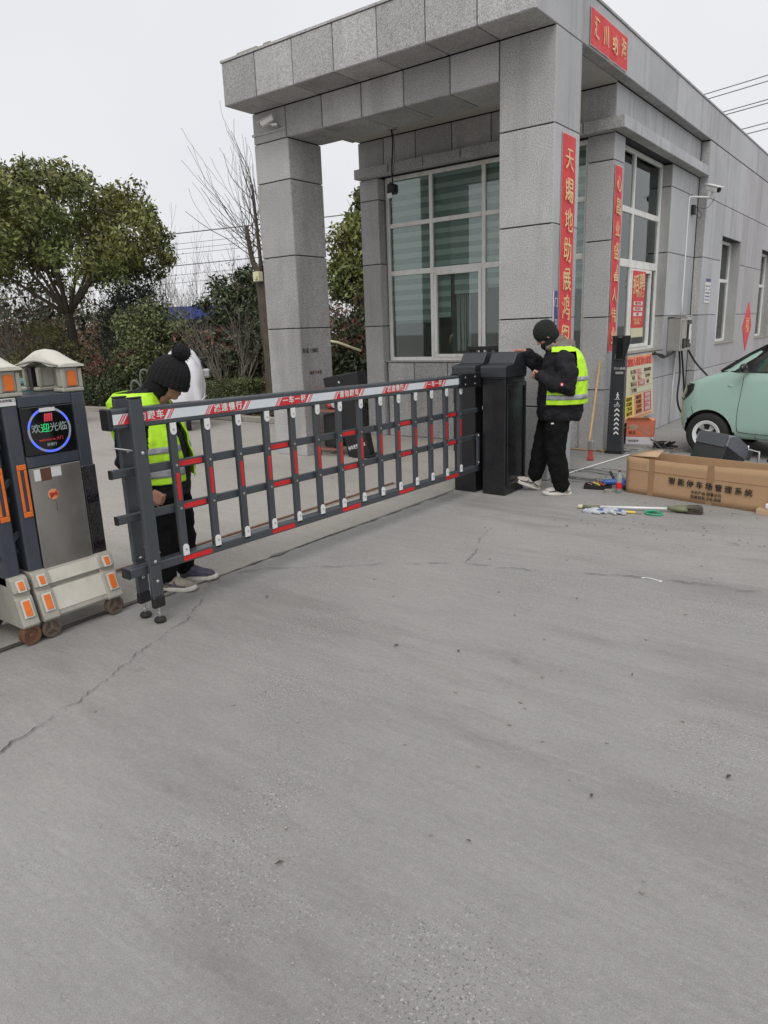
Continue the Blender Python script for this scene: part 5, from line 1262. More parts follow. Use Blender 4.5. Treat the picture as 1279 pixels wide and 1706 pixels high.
# long cardboard carton
BX = thing('long_carton', 'long brown cardboard carton with black Chinese lettering lying open on the ground', 'box', (.895, -.125, 0), math.radians(-11.2))
L_, H_, D_ = 1.95, .365, .33
def wall(x0, x1, y0, y1, z0, z1, nm='wall'): a = MB(); a.box(x0, x1, y0, y1, z0, z1, c=.002); return a.build(nm, M['card'], BX)
fr = MB(); n = 40; vs = []
for j in range(7):
    for i in range(n+1):
        x = L_*i/n; z = H_*j/6; vs.append((x, -.004+.004*noise.noise(Vector((x*3, z*6, 1)))+.001*math.sin(z*9), z-(.012*math.sin(x*3)*(j/6))))
fr.add(vs, [(j*(n+1)+i, j*(n+1)+i+1, (j+1)*(n+1)+i+1, (j+1)*(n+1)+i) for j in range(6) for i in range(n)]); f_ = fr.build('wall', M['card'], BX, True); solid(f_, .006)
wall(0, .006, .006, D_, 0, H_); wall(L_-.006, L_, .006, D_, 0, H_); wall(0, L_, D_-.006, D_, 0, H_); wall(.006, L_-.006, .006, D_-.006, 0, .008, 'floor_flap')
a = MB(); a.add([(0, D_, H_), (L_, D_, H_), (L_-.03, D_+.17, H_-.05), (.04, D_+.16, H_-.06)], [(0, 1, 2, 3)]); solid(a.build('flap', M['card'], BX), .004)
a = MB(); a.add([(.006, .0, H_), (.004, D_, H_+.0), (.26, D_*.65, H_+.05), (.30, .02, H_+.012)], [(0, 1, 2, 3)]); solid(a.build('flap', M['card_light'], BX), .004)
for x in (.235, .80, 1.33): a = MB(); a.box(x, x+.055, -.0155, -.0115, .002, H_-.004); a.build('tape', M['card_tape'], BX)
a = MB(); a.box(.215, .235, -.0145, -.0105, .24, .34); a.build('tear', M['card_light'], BX)
a = MB(); a.box(.01, L_-.01, -.0125, -.0095, .236, .239); a.build('crease', M['card_tape'], BX)
for i, c_ in enumerate('智能停车场管理系统'): text(c_, .068, M['ink_black'], frame((.475+.0865*i, -.021, .175-.002*i), UX, UZ), BX, bold=.0010)
text('专利产品 仿冒必究', .034, M['ink_black'], frame((.80, -.021, .098), UX, UZ), BX); text('轻拿轻放 小心易碎', .034, M['ink_black'], frame((.80, -.021, .055), UX, UZ), BX)
for i in range(14): a = None
# small carton at the frame edge
t_ = thing('small_carton', 'small opened pale carton at the right edge in front of the long carton', 'box', (2.12, -.46, 0), math.radians(-5))
a = MB(); a.box(0, .34, 0, .14, 0, .05, c=.003); a.build('tray', M['card_light'], t_); a = MB(); a.box(.10, .34, .03, .16, .055, .125, c=.003); a.build('lid', M['card_light'], t_); a = MB(); a.box(.06, .10, .02, .06, .052, .10, c=.01); a.build('label', M['paper'], t_)

# spare lid and black parts behind the carton
t_ = thing('spare_cabinet_lid', 'dark grey cabinet lid tilted behind the long carton in front of the car wheel', 'cabinet lid', (1.50, .36, .17), rot=(math.radians(-24), math.radians(6), math.radians(-14)))
a = MB(); a.box(-.17, .17, -.10, .45, .10, .40, c=.012); a.build('shell', M['black_paint'], t_)
a = MB(); a.prism([(-.10, .30), (-.10, .40), (.02, .45), (.45, .45), (.45, .30)], (-.175, 0, 0), UY, UZ, UX, .35); a.build('slope_panel', M['lid_grey'], t_, bevel=.005)
a = MB(); a.box(-.155, .155, -.115, -.10, .28, .42, c=.004); a.build('front_lip', M['grey_paint'], t_); t_.scale = (.92,)*3
a = MB(); a.box(-.08, .16, .46, .60, .33, .46, c=.006); a.build('hinged_flap', M['black_paint_sheen'], t_)
t_ = thing('scissor_jack', 'bent silver metal handle lying behind the tilted grey lid', 'handle', (1.93, .62, 0), math.radians(10))
a = MB(); a.tube([(0, 0, 0), (0, 0, .36), (-.10, 0, .38), (-.10, 0, .42)], .011, 7); a.tube([(0, .15, 0), (0, .15, .34), (0, 0, .36)], .009, 7); a.build('frame', M['zinc'], t_, True)
t_ = thing('black_panel_stack', 'glossy black plastic panels lying at the right edge behind the long carton', 'panel', (2.0, .62, 0), math.radians(-12))
for k in range(4): a = MB(); a.box(0, .9, 0, .40, 0, .035, c=.008); q = a.build('sheet', M['film'], t_); q.matrix_local = T(.03*k, .02*k, .26+.042*k) @ RZ(4*k-5) @ RX(3)
for x in (.1, .75): a = MB(); a.box(x, x+.1, .05, .35, 0, .255, c=.01); a.build('support', M['black_plastic'], t_)

# tool tray
t_ = thing('tool_tray', 'black tray of red and blue hand tools beside the long carton', 'tool tray', (.60, -.10, 0), math.radians(12))
a = MB(); a.box(-.13, .13, -.07, .07, 0, .012, c=.003); a.box(-.13, .13, -.07, -.062, .012, .045); a.box(-.13, .13, .062, .07, .012, .045); a.box(-.13, -.122, -.061, .061, .012, .045); a.box(.122, .13, -.061, .061, .012, .045); a.build('tray', M['black_plastic'], t_)
rr = random.Random(3)
for k in range(9):
    x, y = rr.uniform(-.09, .09), rr.uniform(-.04, .04); w = rr.uniform(0, 3.1); d_ = Vector((math.cos(w), math.sin(w), rr.uniform(-.1, .25)))*.05
    a = MB(); p = Vector((x, y, .04+.004*k)); limb(a, [p-d_, p], [.008, .010], 7); a.build('handle', M[('red_tool', 'yellow_tool', 'blue_tool', 'ink_brown', 'red_tool')[k % 5]], t_, True)
    a = MB(); a.cyl(p, p+d_*1.2, .0035, 6); a.build('shaft', M['zinc'], t_)
t_ = thing('power_tool', 'blue power drill lying between the tool tray and the carton', 'drill', (.74, .02, 0), math.radians(20))
a = MB(); limb(a, [(-.10, 0, .055), (.08, 0, .06)], [.030, .034], 12); limb(a, [(.05, 0, .05), (.10, -.09, .03)], [.020, .022], 10); skin_obj('body', a, .006, M['blue_tool'], t_, 2)
a = MB(); a.cyl((-.10, 0, .055), (-.16, 0, .052), .014, 10, .008); a.build('chuck', M['black_plastic'], t_); a = MB(); a.box(.07, .14, -.13, -.07, .005, .05, c=.008); a.build('battery', M['black_plastic'], t_)
t_ = thing('screwdriver', 'black handled screwdriver leaning on the blue drill', 'screwdriver', (.70, .12, .02)); a = MB(); limb(a, [(0, 0, .02), (-.06, .02, .11)], [.013, .014], 8); a.build('handle', M['black_plastic'], t_, True); a = MB(); a.cyl((0, 0, .02), (.06, -.02, -.01), .004, 6); a.build('shaft', M['zinc'], t_)
t_ = thing('drink_bottle', 'clear plastic drink bottle with red label standing by the carton end', 'bottle', (.845, -.19, 0))
a = MB(); a.lathe([(.025, .0), (.030, .006), (.030, .145), (.027, .165), (.014, .195), (.012, .212)], (0, 0, 0), 'z', 20); a.build('body', M['bottle'], t_, True); a = MB(); a.lathe([(.0306, .045), (.0310, .05), (.0310, .10), (.0306, .105)], (0, 0, 0), 'z', 20); a.build('label_band', M['red_sign'], t_, True); a = MB(); a.lathe([(.014, .210), (.014, .225)], (0, 0, 0), 'z', 12); a.build('cap', M['ink_brown'], t_)
t_ = thing('tape_roll', 'roll of pale tape lying at the foot of the drink bottle', 'tape', (.76, -.23, 0)); a = MB(); a.lathe([(.022, 0), (.042, 0), (.042, .03), (.022, .03), (.022, .001)], (0, 0, 0), 'z', 22); a.build('roll', M['kerb'], t_)
# floor broom
BR = thing('floor_broom', 'long handled brush lying on the concrete in front of the carton', 'broom', (.80, -.955, 0), math.radians(19.5))
a = MB(); a.tube([(.1, 0, .022), (.72, 0, .03)], .011, 10); a.build('handle', M['white_plastic'], BR, True); a = MB(); a.tube([(-.02, 0, .02), (.13, 0, .022)], .015, 10); a.build('grip', M['olive'], BR, True); a = MB(); a.tube([(-.06, 0, .02), (-.02, 0, .02)], .017, 10); a.build('end_cap', M['poster_cream'], BR, True)
a = MB(); rg = []
for x, w, h in ((.70, .016, .016), (.75, .025, .022), (.79, .055, .028), (.86, .068, .030)): rg.append([(x, w*math.cos(q), .034+h*math.sin(q)) for q in [2*math.pi*k/16 for k in range(16)]])
a.loft(rg); a.build('head', M['olive'], BR, True)
a = MB()
for k in range(420):
    y, z = rr.uniform(-.062, .062), rr.uniform(.008, .058); e = Vector((.97+rr.uniform(-.02, .02), y*1.15+rr.uniform(-.008, .008), z*.95+rr.uniform(-.004, .004))); a.tube([(.855, y, z), e], .0022, 3, False)
a.build('bristles', M['straw'], BR, kind='stuff')
# gloves, cutter, green tape, wire tie
t_ = thing('work_gloves', 'pair of crumpled white and blue knitted work gloves below the broom handle', 'gloves', (1.00, -1.03, 0), math.radians(18))
for k, (ox, oy, rz) in enumerate(((-.06, 0, 8), (.10, .01, -14))):
    a = MB(); Mx = T(ox, oy, 0) @ RZ(rz)
    limb(a, [Mx @ Vector((-.09, 0, .014)), Mx @ Vector((0, 0, .018))], [.026, .034], 10)
    for j in range(4): limb(a, [Mx @ Vector((.01, -.03+.02*j, .016)), Mx @ Vector((.06, -.036+.024*j, .02)), Mx @ Vector((.085+.01*(j % 2), -.04+.027*j, .010))], [.012, .011, .009], 8)
    limb(a, [Mx @ Vector((-.03, -.03, .016)), Mx @ Vector((.02, -.065, .012))], [.012, .010], 8)
    gl = skin_obj('glove', a, .004, M['glove'], t_, 2, .004, .02)
    a = MB()
    for j in range(3): a.tube([Mx @ Vector((-.10+.012*j, -.026, .012)), Mx @ Vector((-.10+.012*j, 0, .040)), Mx @ Vector((-.10+.012*j, .026, .012))], .003, 5)
    for j in range(4): a.tube([Mx @ Vector((.0, -.03+.02*j, .040)), Mx @ Vector((.05, -.036+.024*j, .032)), Mx @ Vector((.08, -.04+.027*j, .020))], .0035, 5)
    a.build('stripe', M['glove_blue'], gl)
t_ = thing('utility_cutter', 'yellow utility cutter on the ground between the gloves and green tape', 'cutter', (1.19, -.93, 0), math.radians(12)); a = MB(); a.box(-.09, .06, -.014, .014, .002, .022, c=.006); a.build('body', M['yellow_tool'], t_); a = MB(); a.box(.06, .11, -.008, .008, .008, .011); a.build('blade', M['zinc'], t_)
t_ = thing('green_tape', 'loose loop of green plastic tape beside the brush head', 'tape', (1.39, -.875, 0)); a = MB(); a.tube(smooth_path([(-.07, 0, .008), (-.02, .04, .012), (.05, .03, .02), (.07, -.01, .01), (.02, -.035, .008), (-.05, -.03, .012), (-.07, .0, .02), (0, .02, .03), (.05, .0, .02)], 6), .008, 6); a.build('loop', M['green_tool'], t_, True)
t_ = thing('wire_tie', 'bent white plastic wire tie lying on the bare concrete', 'litter', (1.87, -2.53, 0)); a = MB(); a.tube(smooth_path([(-.06, .0, .004), (-.02, .012, .006), (.03, .004, .004), (.07, .0, .005), (.06, -.02, .004)], 5), .0035, 5); a.build('tie', M['white_plastic'], t_)

# cables on the ground
t_ = thing('cable_coil', 'loose coil of thin dark green cable on the ground behind the standing worker', 'cable', (.30, .45, 0))
a = MB()
for k in range(4):
    R0 = .20+.05*k; cx, cy = rr.uniform(-.08, .08), rr.uniform(-.1, .1); a.tube(smooth_path([(cx+(R0+rr.uniform(-.02, .02))*1.2*math.cos(w), cy+(R0+rr.uniform(-.03, .03))*math.sin(w), .008+.012*abs(math.sin(w*3+k))) for w in np.linspace(k, k+6.0, 12)], 4), .0035, 5)
a.tube(smooth_path([(-.1, .2, .01), (.2, .1, .012), (.45, -.1, .01), (.4, -.3, .01)], 6), .004, 5); a.tube(smooth_path([(-.2, -.2, .01), (.05, -.28, .012), (.3, -.22, .01), (.5, -.32, .01)], 6), .004, 5)
a.build('cable', M['cable_grey'], t_, True)
t_ = thing('thin_rod', 'long thin pale rod lying from the worker to the black access post', 'rod', (.02, .15, 0)); a = MB(); a.tube([(0, 0, .012), (.24, 1.72, .012)], .009, 6); a.build('rod', M['paper'], t_)
t_ = thing('black_cable_heap', 'small heap of black cable beside the front wheel of the car', 'cable', (.47, 2.62, 0))
a = MB()
for k in range(9): a.tube(smooth_path([(rr.uniform(-.16, .16), rr.uniform(-.10, .10), .01+.014*rr.random()*k) for _ in range(6)], 4), .010, 5)
a.build('cable', M['cable'], t_, True)
t_ = thing('wire_tangle', 'tangle of thin stripped wires on the ground in front of the orange carton', 'wire', (.32, 2.15, 0))
a = MB()
for k in range(26):
    x, y = rr.uniform(-.45, .42), rr.uniform(-.35, .5); a.tube(smooth_path([(x+rr.uniform(-.15, .15), y+rr.uniform(-.12, .12), .005+.03*rr.random()) for _ in range(4)], 3), .0028, 4)
a.tube(smooth_path([(-.3, 0, .3), (-.1, .15, .28), (.3, .05, .02)], 6), .004, 5)
a.build('wire', M['cable_grey'], t_)
# bamboo stick with small broom end and red pot
t_ = thing('bamboo_broom', 'bamboo broom leaning against the set back pillar behind the standing worker', 'broom', (-.04, 1.35, 0))
p0, p1 = Vector((-.02, -.02, .20)), Vector((-.16, .63, 1.17)); a = MB(); pp = [p0+(p1-p0)*k/10 for k in range(11)]; a.tube([q for q in pp], [.014+.0025*(k % 2) for k in range(11)], 8); a.build('handle', M['bamboo'], t_, True)
a = MB(); a.box(-.035, .035, -.03, .02, .13, .25, c=.01); a.build('ferrule', M['zinc'], t_)
a = MB()
for k in range(260): w = rr.uniform(0, 6.28); r0 = rr.uniform(0, .018); r1 = rr.uniform(.0, .045); a.tube([Vector((r0*1.6*math.cos(w), r0*math.sin(w), .14)), Vector((r1*.95*math.cos(w)+.0, r1*math.sin(w)*.7-.01, .0+rr.uniform(0, .03)))], .003, 3, False)
a.build('bristles', M['red_tool'], t_, kind='stuff')

# ================================================================ furniture by the far pillar
t_ = thing('leaning_signboard', 'tall black sign cabinet with white print between the far pillar and the window wall', 'signboard', (-2.80, .30, 0), rot=(math.radians(3), math.radians(-9), math.radians(8)))
a = MB(); a.box(-.17, .17, -.07, .07, .02, .93, c=.006); a.build('body', M['black_plastic'], t_)
a = MB(); a.box(-.30, .24, -.09, .12, .93, 1.12, c=.01); a.build('head', M['black_paint'], t_)
a = MB(); a.box(-.22, .22, -.12, .12, 0, .025, c=.006); a.build('foot', M['black_plastic'], t_)
text('停车收费 PARK', .06, M['paper'], frame((.0, -.0725, .16), UX, UZ) @ RZ(8), t_, sx=.7, bold=.001)
a = MB(); a.ell((-.06, -.092, 1.03), .012, .004, .016, 10, 6); a.ell((.02, -.072, .86), .016, .004, .02, 10, 6); a.build('sticker', M['paper'], t_)
t_ = thing('wooden_stand', 'old red wooden stool frame holding bags beside the far porch pillar', 'stool', (-3.22, .30, 0), math.radians(5))
for x, y in ((-.19, -.16), (.16, -.16), (-.19, .2), (.16, .2)): a = MB(); a.box(x-.018, x+.018, y-.018, y+.018, 0, .92, c=.003); a.build('leg', M['red_chair'], t_)
a = MB()
for z in (.10, .62): a.box(-.17, .14, -.17, -.15, z-.015, z+.015); a.box(-.17, .14, .19, .21, z-.015, z+.015)
a.box(-.20, .17, -.17, .21, .90, .925); a.build('rail', M['red_chair'], t_)
a = MB(); a.box(-.16, .13, -.10, .18, .12, .56, c=.02); a.build('dark_case', M['black_plastic'], t_)
for k, (c_, m_) in enumerate((((-.08, .0, .68), 'red_tool'), ((.03, -.03, .70), 'paper'), ((.08, .06, .66), 'red_chair'), ((-.02, .08, .74), 'straw'))):
    a = MB(); a.ell(c_, .08, .07, .06, 14, 9); q = skin_obj('bag', a, .012, M[m_], t_, 1, .02, .05)
a = MB(); a.ell((-.05, .0, .955), .09, .08, .035, 14, 9); skin_obj('cloth', a, .01, M['white_cloth'], t_, 1, .012, .04)
t_ = thing('drain_pipe', 'pale bent plastic pipe sticking out of the far porch pillar in front of the bush', 'pipe', (-3.51, .60, 1.52)); a = MB(); a.tube([(0, 0, 0), (.02, .12, -.02), (.19, .42, -.15)], .018, 8); a.build('pipe', M['poster_cream'], t_, True)
t_ = thing('garden_bench', 'dark slatted bench back showing above the black cabinets under the front window', 'bench', (-1.45, 1.45, 0))
for x in (-.45, .45): a = MB(); a.box(x-.03, x+.03, -.22, .24, .0, .03); a.box(x-.03, x+.03, .18, .23, .03, 1.385, c=.004); a.box(x-.03, x+.03, -.22, -.17, .03, .45, c=.004); a.build('leg', M['black_plastic'], t_)
for k in range(3): a = MB(); a.box(-.5, .5, -.22+.14*k, -.11+.14*k, .45, .475, c=.004); a.build('seat_slat', M['black_plastic'], t_)
for z0 in (.7, .98, 1.335): a = MB(); a.box(-.5, .5, .165, .185, z0, z0+.05, c=.004); a.build('back_rail', M['black_plastic'], t_)
for k in range(8): a = MB(); a.box(-.42+.115*k, -.36+.115*k,   .187, .20, .75, 1.335, c=.003); a.build('back_slat', M['black_plastic'], t_)

# ================================================================ yard things behind the gate
def bin_(loc, rz, s, label):
    t_ = thing('waste_bin', label, 'bin', loc, rz, 'teal waste bins behind the gate')
    a = MB(); a.loft([[(-.20*s, -.22*s, .05), (.20*s, -.22*s, .05), (.20*s, .22*s, .05), (-.20*s, .22*s, .05)], [(-.26*s, -.30*s, 1.0*s), (.26*s, -.30*s, 1.0*s), (.26*s, .30*s, 1.0*s), (-.26*s, .30*s, 1.0*s)]]); a.build('body', M['teal'], t_, bevel=.03)
    a = MB(); a.box(-.29*s, .29*s, -.33*s, .33*s, 1.0*s, 1.045*s, c=.015); a.build('rim', M['teal'], t_)
    a = MB(); a.prism([(-.30*s, 1.05*s), (.27*s, 1.05*s), (.20*s, 1.11*s), (-.25*s, 1.13*s)], (0, -.31*s, 0), UX, UZ, UY, .62*s); a.build('lid', M['teal'], t_, bevel=.02)
    for q in (-1, 1): a = MB(); a.lathe([(.02, -.02), (.09, -.02), (.09, .02), (.02, .02)], (-.2*s, q*.24*s, .09), 'y', 16); a.build('wheel', M['rubber'], t_)
    return t_
bin_((-10.9, .55, 0), math.radians(40), .88, 'larger teal wheeled bin seen through the leading gate cap')
bin_((-11.4, .02, 0), math.radians(25), .86, 'smaller pale teal bin left of the larger one behind the gate')
# scooter with winter cover
SCO = thing('electric_scooter', 'electric scooter under a white quilted wind cover parked by the hedge', 'scooter', (-7.9, 1.45, 0), math.radians(-38))
for x in (-.55, .55):
    a = MB(); a.lathe([(.12, -.045), (.20, -.045), (.225, -.02), (.225, .02), (.20, .045), (.12, .045)], (x, 0, .225), 'y', 28); w_ = a.build('wheel', M['rubber'], SCO, True); a = MB(); a.lathe([(.0, -.03), (.12, -.03), (.12, .03), (.0, .03)], (x, 0, .225), 'y', 20); a.build('rim', M['zinc'], w_)
a = MB(); limb(a, [(-.55, 0, .42), (-.15, 0, .36), (.25, 0, .30), (.42, 0, .55), (.38, 0, .85)], [.13, .13, .10, .12, .10]); skin_obj('body', a, .02, M['grey_paint'], SCO, 4)
a = MB(); limb(a, [(-.62, 0, .70), (-.1, 0, .74)], [.11, .12]); skin_obj('seat', a, .02, M['black_plastic'], SCO, 3)
a = MB(); a.tube(smooth_path([(.3, -.36, 1.02), (.36, -.2, 1.03), (.38, 0, 1.0), (.36, .2, 1.03), (.3, .36, 1.02)], 4), .018, 8); a.build('handlebar', M['black_plastic'], SCO, True)
for q in (-1, 1):
    a = MB(); a.tube(smooth_path([(.36, .25*q, 1.03), (.33, .36*q, 1.16), (.30, .38*q, 1.22)], 4), .008, 6); a.ell((.30, .39*q, 1.25), .02, .06, .05, 12, 8); a.build('mirror', M['black_plastic'], SCO, True)
a = MB(); a.box(-.85, -.55, -.19, .19, .74, 1.02, c=.04); a.build('top_box', M['black_plastic'], SCO)
a = MB(); rg = []
for z, x, hw, d in ((.28, .62, .30, .10), (.5, .60, .38, .16), (.8, .50, .42, .20), (1.05, .46, .44, .22), (1.22, .44, .36, .16), (1.38, .40, .24, .10), (1.50, .36, .10, .06)):
    rg.append([(x-.08+d*math.cos(w)*(1 if math.cos(w) > 0 else .5)+.025*math.sin(7*w+z*3), .82*hw*math.sin(w)+.03*math.sin(5*w+z*9), z+.02*math.sin(4*w)) for w in [2*math.pi*k/36 for k in range(36)]])
a.loft(rg); cv = a.build('wind_cover', M['white_cloth'], SCO, True)
a = MB(); a.tube(smooth_path([(.72, -.36, .62), (.8, -.2, .5), (.82, 0, .45), (.8, .2, .5), (.72, .36, .62)], 4), .02, 6); a.build('piping', M['zinc'], SCO, True)
for k_, (y_, z_) in enumerate(((-.62, 1.05), (-.80, .86))): a = MB(); a.tube(smooth_path([(.1, y_+.12, z_-.35), (.12, y_+.02, z_-.05), (.12, y_-.06, z_+.05), (.1, y_-.14, z_-.02), (.05, y_-.15, z_-.4)], 5), .018, 8); a.build('grab_rail', M['cable_grey'], SCO, True)
for q in (-1, 1): a = MB(); a.box(.35, .47, .40*q-.07, .40*q+.07, .92, 1.08, c=.03); a.build('hand_muff', M['zinc'], SCO)
# brick stub and kerb stone by the bed
t_ = thing('gate_pillar_stub', 'short brown brick stub at the end of the planting bed', 'post', (-9.2, 2.3, 0)); 
for k in range(5):
    a = MB(); a.box(-.12, .12, -.12, .12, .005+.075*k, .075+.075*k, c=.008); a.build('brick', M['leaf_brown'], t_)

# ================================================================ small litter
lt = MB()
for k in range(260):
    if k < 90: x, y = rr.uniform(.3, 3.6), rr.uniform(-6.2, -1.2)
    elif k < 190: x, y = rr.uniform(.7, 2.6), rr.uniform(-1.5, -.4)
    else: x, y = rr.uniform(-4, -.8), rr.uniform(-3.5, 2)
    s = rr.uniform(.003, .010); h = s*.6
    lt.ell((x, y, h*.5+.004), s, s*rr.uniform(.5, 1), h, 5, 3)
lt.build('grit', M['kerb'], None, kind='stuff')
lf = MB()
for x, y in [(1.058, -4.247), (1.37, -4.126), (2.379, -4.883), (2.135, -5.33), (1.69, -5.758), (-.076, -4.1), (2.9, -3.4), (1.2, -.5), (1.9, -1.2), (.9, -1.6), (2.2, -3.9), (2.75, -4.5), (-2.2, -1.0), (-3.1, .9), (-4.6, 1.7), (-5.5, 1.2), (-2.8, -2.2), (1.6, -3.1)]:
    w = rr.uniform(0, 6.28); s = rr.uniform(.010, .020); c_, s_ = math.cos(w), math.sin(w)
    f2 = lambda u, v, z: (x+(u*c_-v*s_)*s, y+(u*s_+v*c_)*s, .006+z*s)
    lf.add([f2(-1, 0, 0), f2(-.2, -.4, .3), f2(1, 0, .1), f2(-.1, .4, .35), f2(0, 0, 0)], [(0, 1, 4), (1, 2, 4), (2, 3, 4), (3, 0, 4)])
lf.build('fallen_leaf_litter', M['bark'], None, kind='stuff')

# ================================================================ vegetation
def leaves_mesh(name, P, size, m, droop=.3, aspect=.42, seed=1, var=.5, parent=None, **tags):
    """one folded leaf per point: four corners, two halves with a crease"""
    g = np.random.default_rng(seed); n = len(P); s = size*(1+var*(g.random(n)-.5)*2)
    d = g.normal(size=(n, 3)); d[:, 2] -= droop; d /= np.linalg.norm(d, axis=1)[:, None]
    r = g.normal(size=(n, 3)); w = np.cross(d, r); w /= np.linalg.norm(w, axis=1)[:, None]; nn = np.cross(d, w)
    V = np.empty((n, 4, 3)); V[:, 0] = P; V[:, 2] = P+d*s[:, None]
    mid = P+d*(s*.5)[:, None]; V[:, 1] = mid+w*(s*aspect/1)[:, None]*.5+nn*(s*.10)[:, None]; V[:, 3] = mid-w*(s*aspect)[:, None]*.5+nn*(s*.10)[:, None]
    me = bpy.data.meshes.new(name); me.vertices.add(n*4); me.vertices.foreach_set('co', V.ravel())
    me.loops.add(n*6); idx = np.arange(n)[:, None]*4+np.array([0, 1, 2, 0, 2, 3])[None]; me.loops.foreach_set('vertex_index', idx.ravel().astype(np.int32))
    me.polygons.add(n*2); me.polygons.foreach_set('loop_start', np.arange(n*2, dtype=np.int32)*3)
    me.update(calc_edges=True); me.materials.append(m)
    return link(name, me, parent, **tags)
def clumps(cs, rs, per, seed, flat=.8):
    g = np.random.default_rng(seed); out = []
    for c, r in zip(cs, rs):
        q = g.normal(size=(per, 3)); q /= np.linalg.norm(q, axis=1)[:, None]; q *= (g.random(per)**.45)[:, None]*r; q[:, 2] *= flat; out.append(np.asarray(c)+q)
    return np.concatenate(out)
def shell(n, rx, ry, rz, seed, lo=.55, zmin=-.4):
    g = np.random.default_rng(seed); out = []
    while len(out) < n:
        q = g.normal(size=3); q /= np.linalg.norm(q)
        if q[2] < zmin: continue
        k = lo+(1-lo)*g.random()**.6; k *= 1+.16*noise.noise(Vector((q[0]*2.3, q[1]*2.3, q[2]*2.3+seed)))
        out.append((q[0]*rx*k, q[1]*ry*k, q[2]*rz*k))
    return np.array(out)
def branchy(mb, p, d, L, r, depth, g, spread=.55, up=.12, kids=3, seg=4, minr=.004):
    pts, rs = [p], [r]; dd = d.normalized()
    for k in range(seg):
        dd = (dd+Vector((g.gauss(0, .12), g.gauss(0, .12), g.gauss(0, .10)+up*.3))).normalized(); pts.append(pts[-1]+dd*L/seg); rs.append(max(minr, r*(1-.55*(k+1)/seg)))
    mb.tube(pts, rs, 7 if r > .03 else (5 if r > .01 else 3), r > .03)
    if depth <= 0: return
    for k in range(kids):
        i = g.randint(1, seg); ax = Vector((g.gauss(0, 1), g.gauss(0, 1), g.gauss(0, .6))).normalized()
        nd = (dd+ax*spread+Vector((0, 0, up))).normalized(); branchy(mb, pts[i], nd, L*g.uniform(.55, .8), max(minr, rs[i]*.62), depth-1, g, spread, up, kids, seg, minr)

def broadleaf(name, label, cat, loc, h_fork, trunk_r, crown_c, crown_r, nclump, per, leaf, m, seed, limbs=7, clump_r=.34, lo=.5, zmin=-.35, group=None, thin=0.):
    t_ = thing(name, label, cat, loc, group=group); g = random.Random(seed)
    cc = Vector(crown_c); C_ = shell(nclump, *crown_r, seed, lo, zmin)+np.array(cc)
    if thin:   # open underside: many of the low clumps are missing
        gg = np.random.default_rng(seed+9); keep = (C_[:, 2] > cc.z-.15*crown_r[2]) | (gg.random(len(C_)) > thin); C_ = C_[keep]; nclump = len(C_)
    tk = MB(); fork = Vector((0, 0, h_fork))
    tk.tube(smooth_path([(0, 0, -.02), (.03, .02, h_fork*.5), (0, 0, h_fork)], 4), [trunk_r*(1.25-.45*i/8) for i in range(9)], 12)
    samples = []
    for k in range(limbs):
        w = 2*math.pi*k/limbs+g.uniform(-.3, .3); e = g.uniform(.25, .95)
        tip = cc+Vector((math.cos(w)*crown_r[0]*.72*math.cos(e), math.sin(w)*crown_r[1]*.72*math.cos(e), crown_r[2]*.75*math.sin(e)))
        mid = fork+(tip-fork)*.45+Vector((math.cos(w)*.12, math.sin(w)*.12, -.04*crown_r[2]+.05)); P = smooth_path([fork+Vector((0, 0, -.05)), mid, tip], 7)
        tk.tube(P, [trunk_r*.40*(1-.85*i/(len(P)-1))+.006 for i in range(len(P))], 7); samples += P[3:]
    for c in C_:
        c = Vector(c); s = min(samples, key=lambda q: (q-c).length); m_ = (s+c)/2+Vector((0, 0, -.08)); tk.tube(smooth_path([s, m_, c], 3), [.022, .017, .013, .010, .008, .006, .005], 4, False)
        for _ in range(2): tk.tube([m_.lerp(c, .5), c+Vector((g.gauss(0, .2), g.gauss(0, .2), g.gauss(0, .15)))], [.007, .003], 3, False)
    tk.build('trunk', M['bark'], t_, True)
    rs = np.random.default_rng(seed).uniform(.6, 1.25, nclump)*clump_r
    P = clumps(C_, rs, per, seed+1, .75)
    leaves_mesh('crown', P, leaf, m, .35, .45, seed+2, .6, t_)
    return t_
# big evergreen on the left
broadleaf('evergreen_tree', 'broad evergreen tree with spreading rounded crown behind the retractable gate', 'tree', (-14.9, 3.4, 0), 2.35, .13, (-.45, -.15, 3.80), (3.45, 3.0, 2.25), 300, 165, .115, M['leaf_camphor'], 11, 10, .42, .42, -.38, thin=.5)
broadleaf('evergreen_tree', 'evergreen tree seen in the gap between the porch pillar and the window wall', 'tree', (-7.5, 6.9, 0), 1.4, .11, (0, 0, 3.1), (1.05, 1.2, 1.75), 110, 90, .13, M['leaf_camphor'], 21, 6, .32, .4, -.5)
broadleaf('evergreen_tree', 'smaller evergreen tree behind the pruned trunk left of the far porch pillar', 'tree', (-11.2, 6.4, 0), 1.1, .09, (0, 0, 2.35), (1.3, 1.3, 1.05), 90, 80, .12, M['leaf_dark'], 23, 6, .30, .4, -.5)
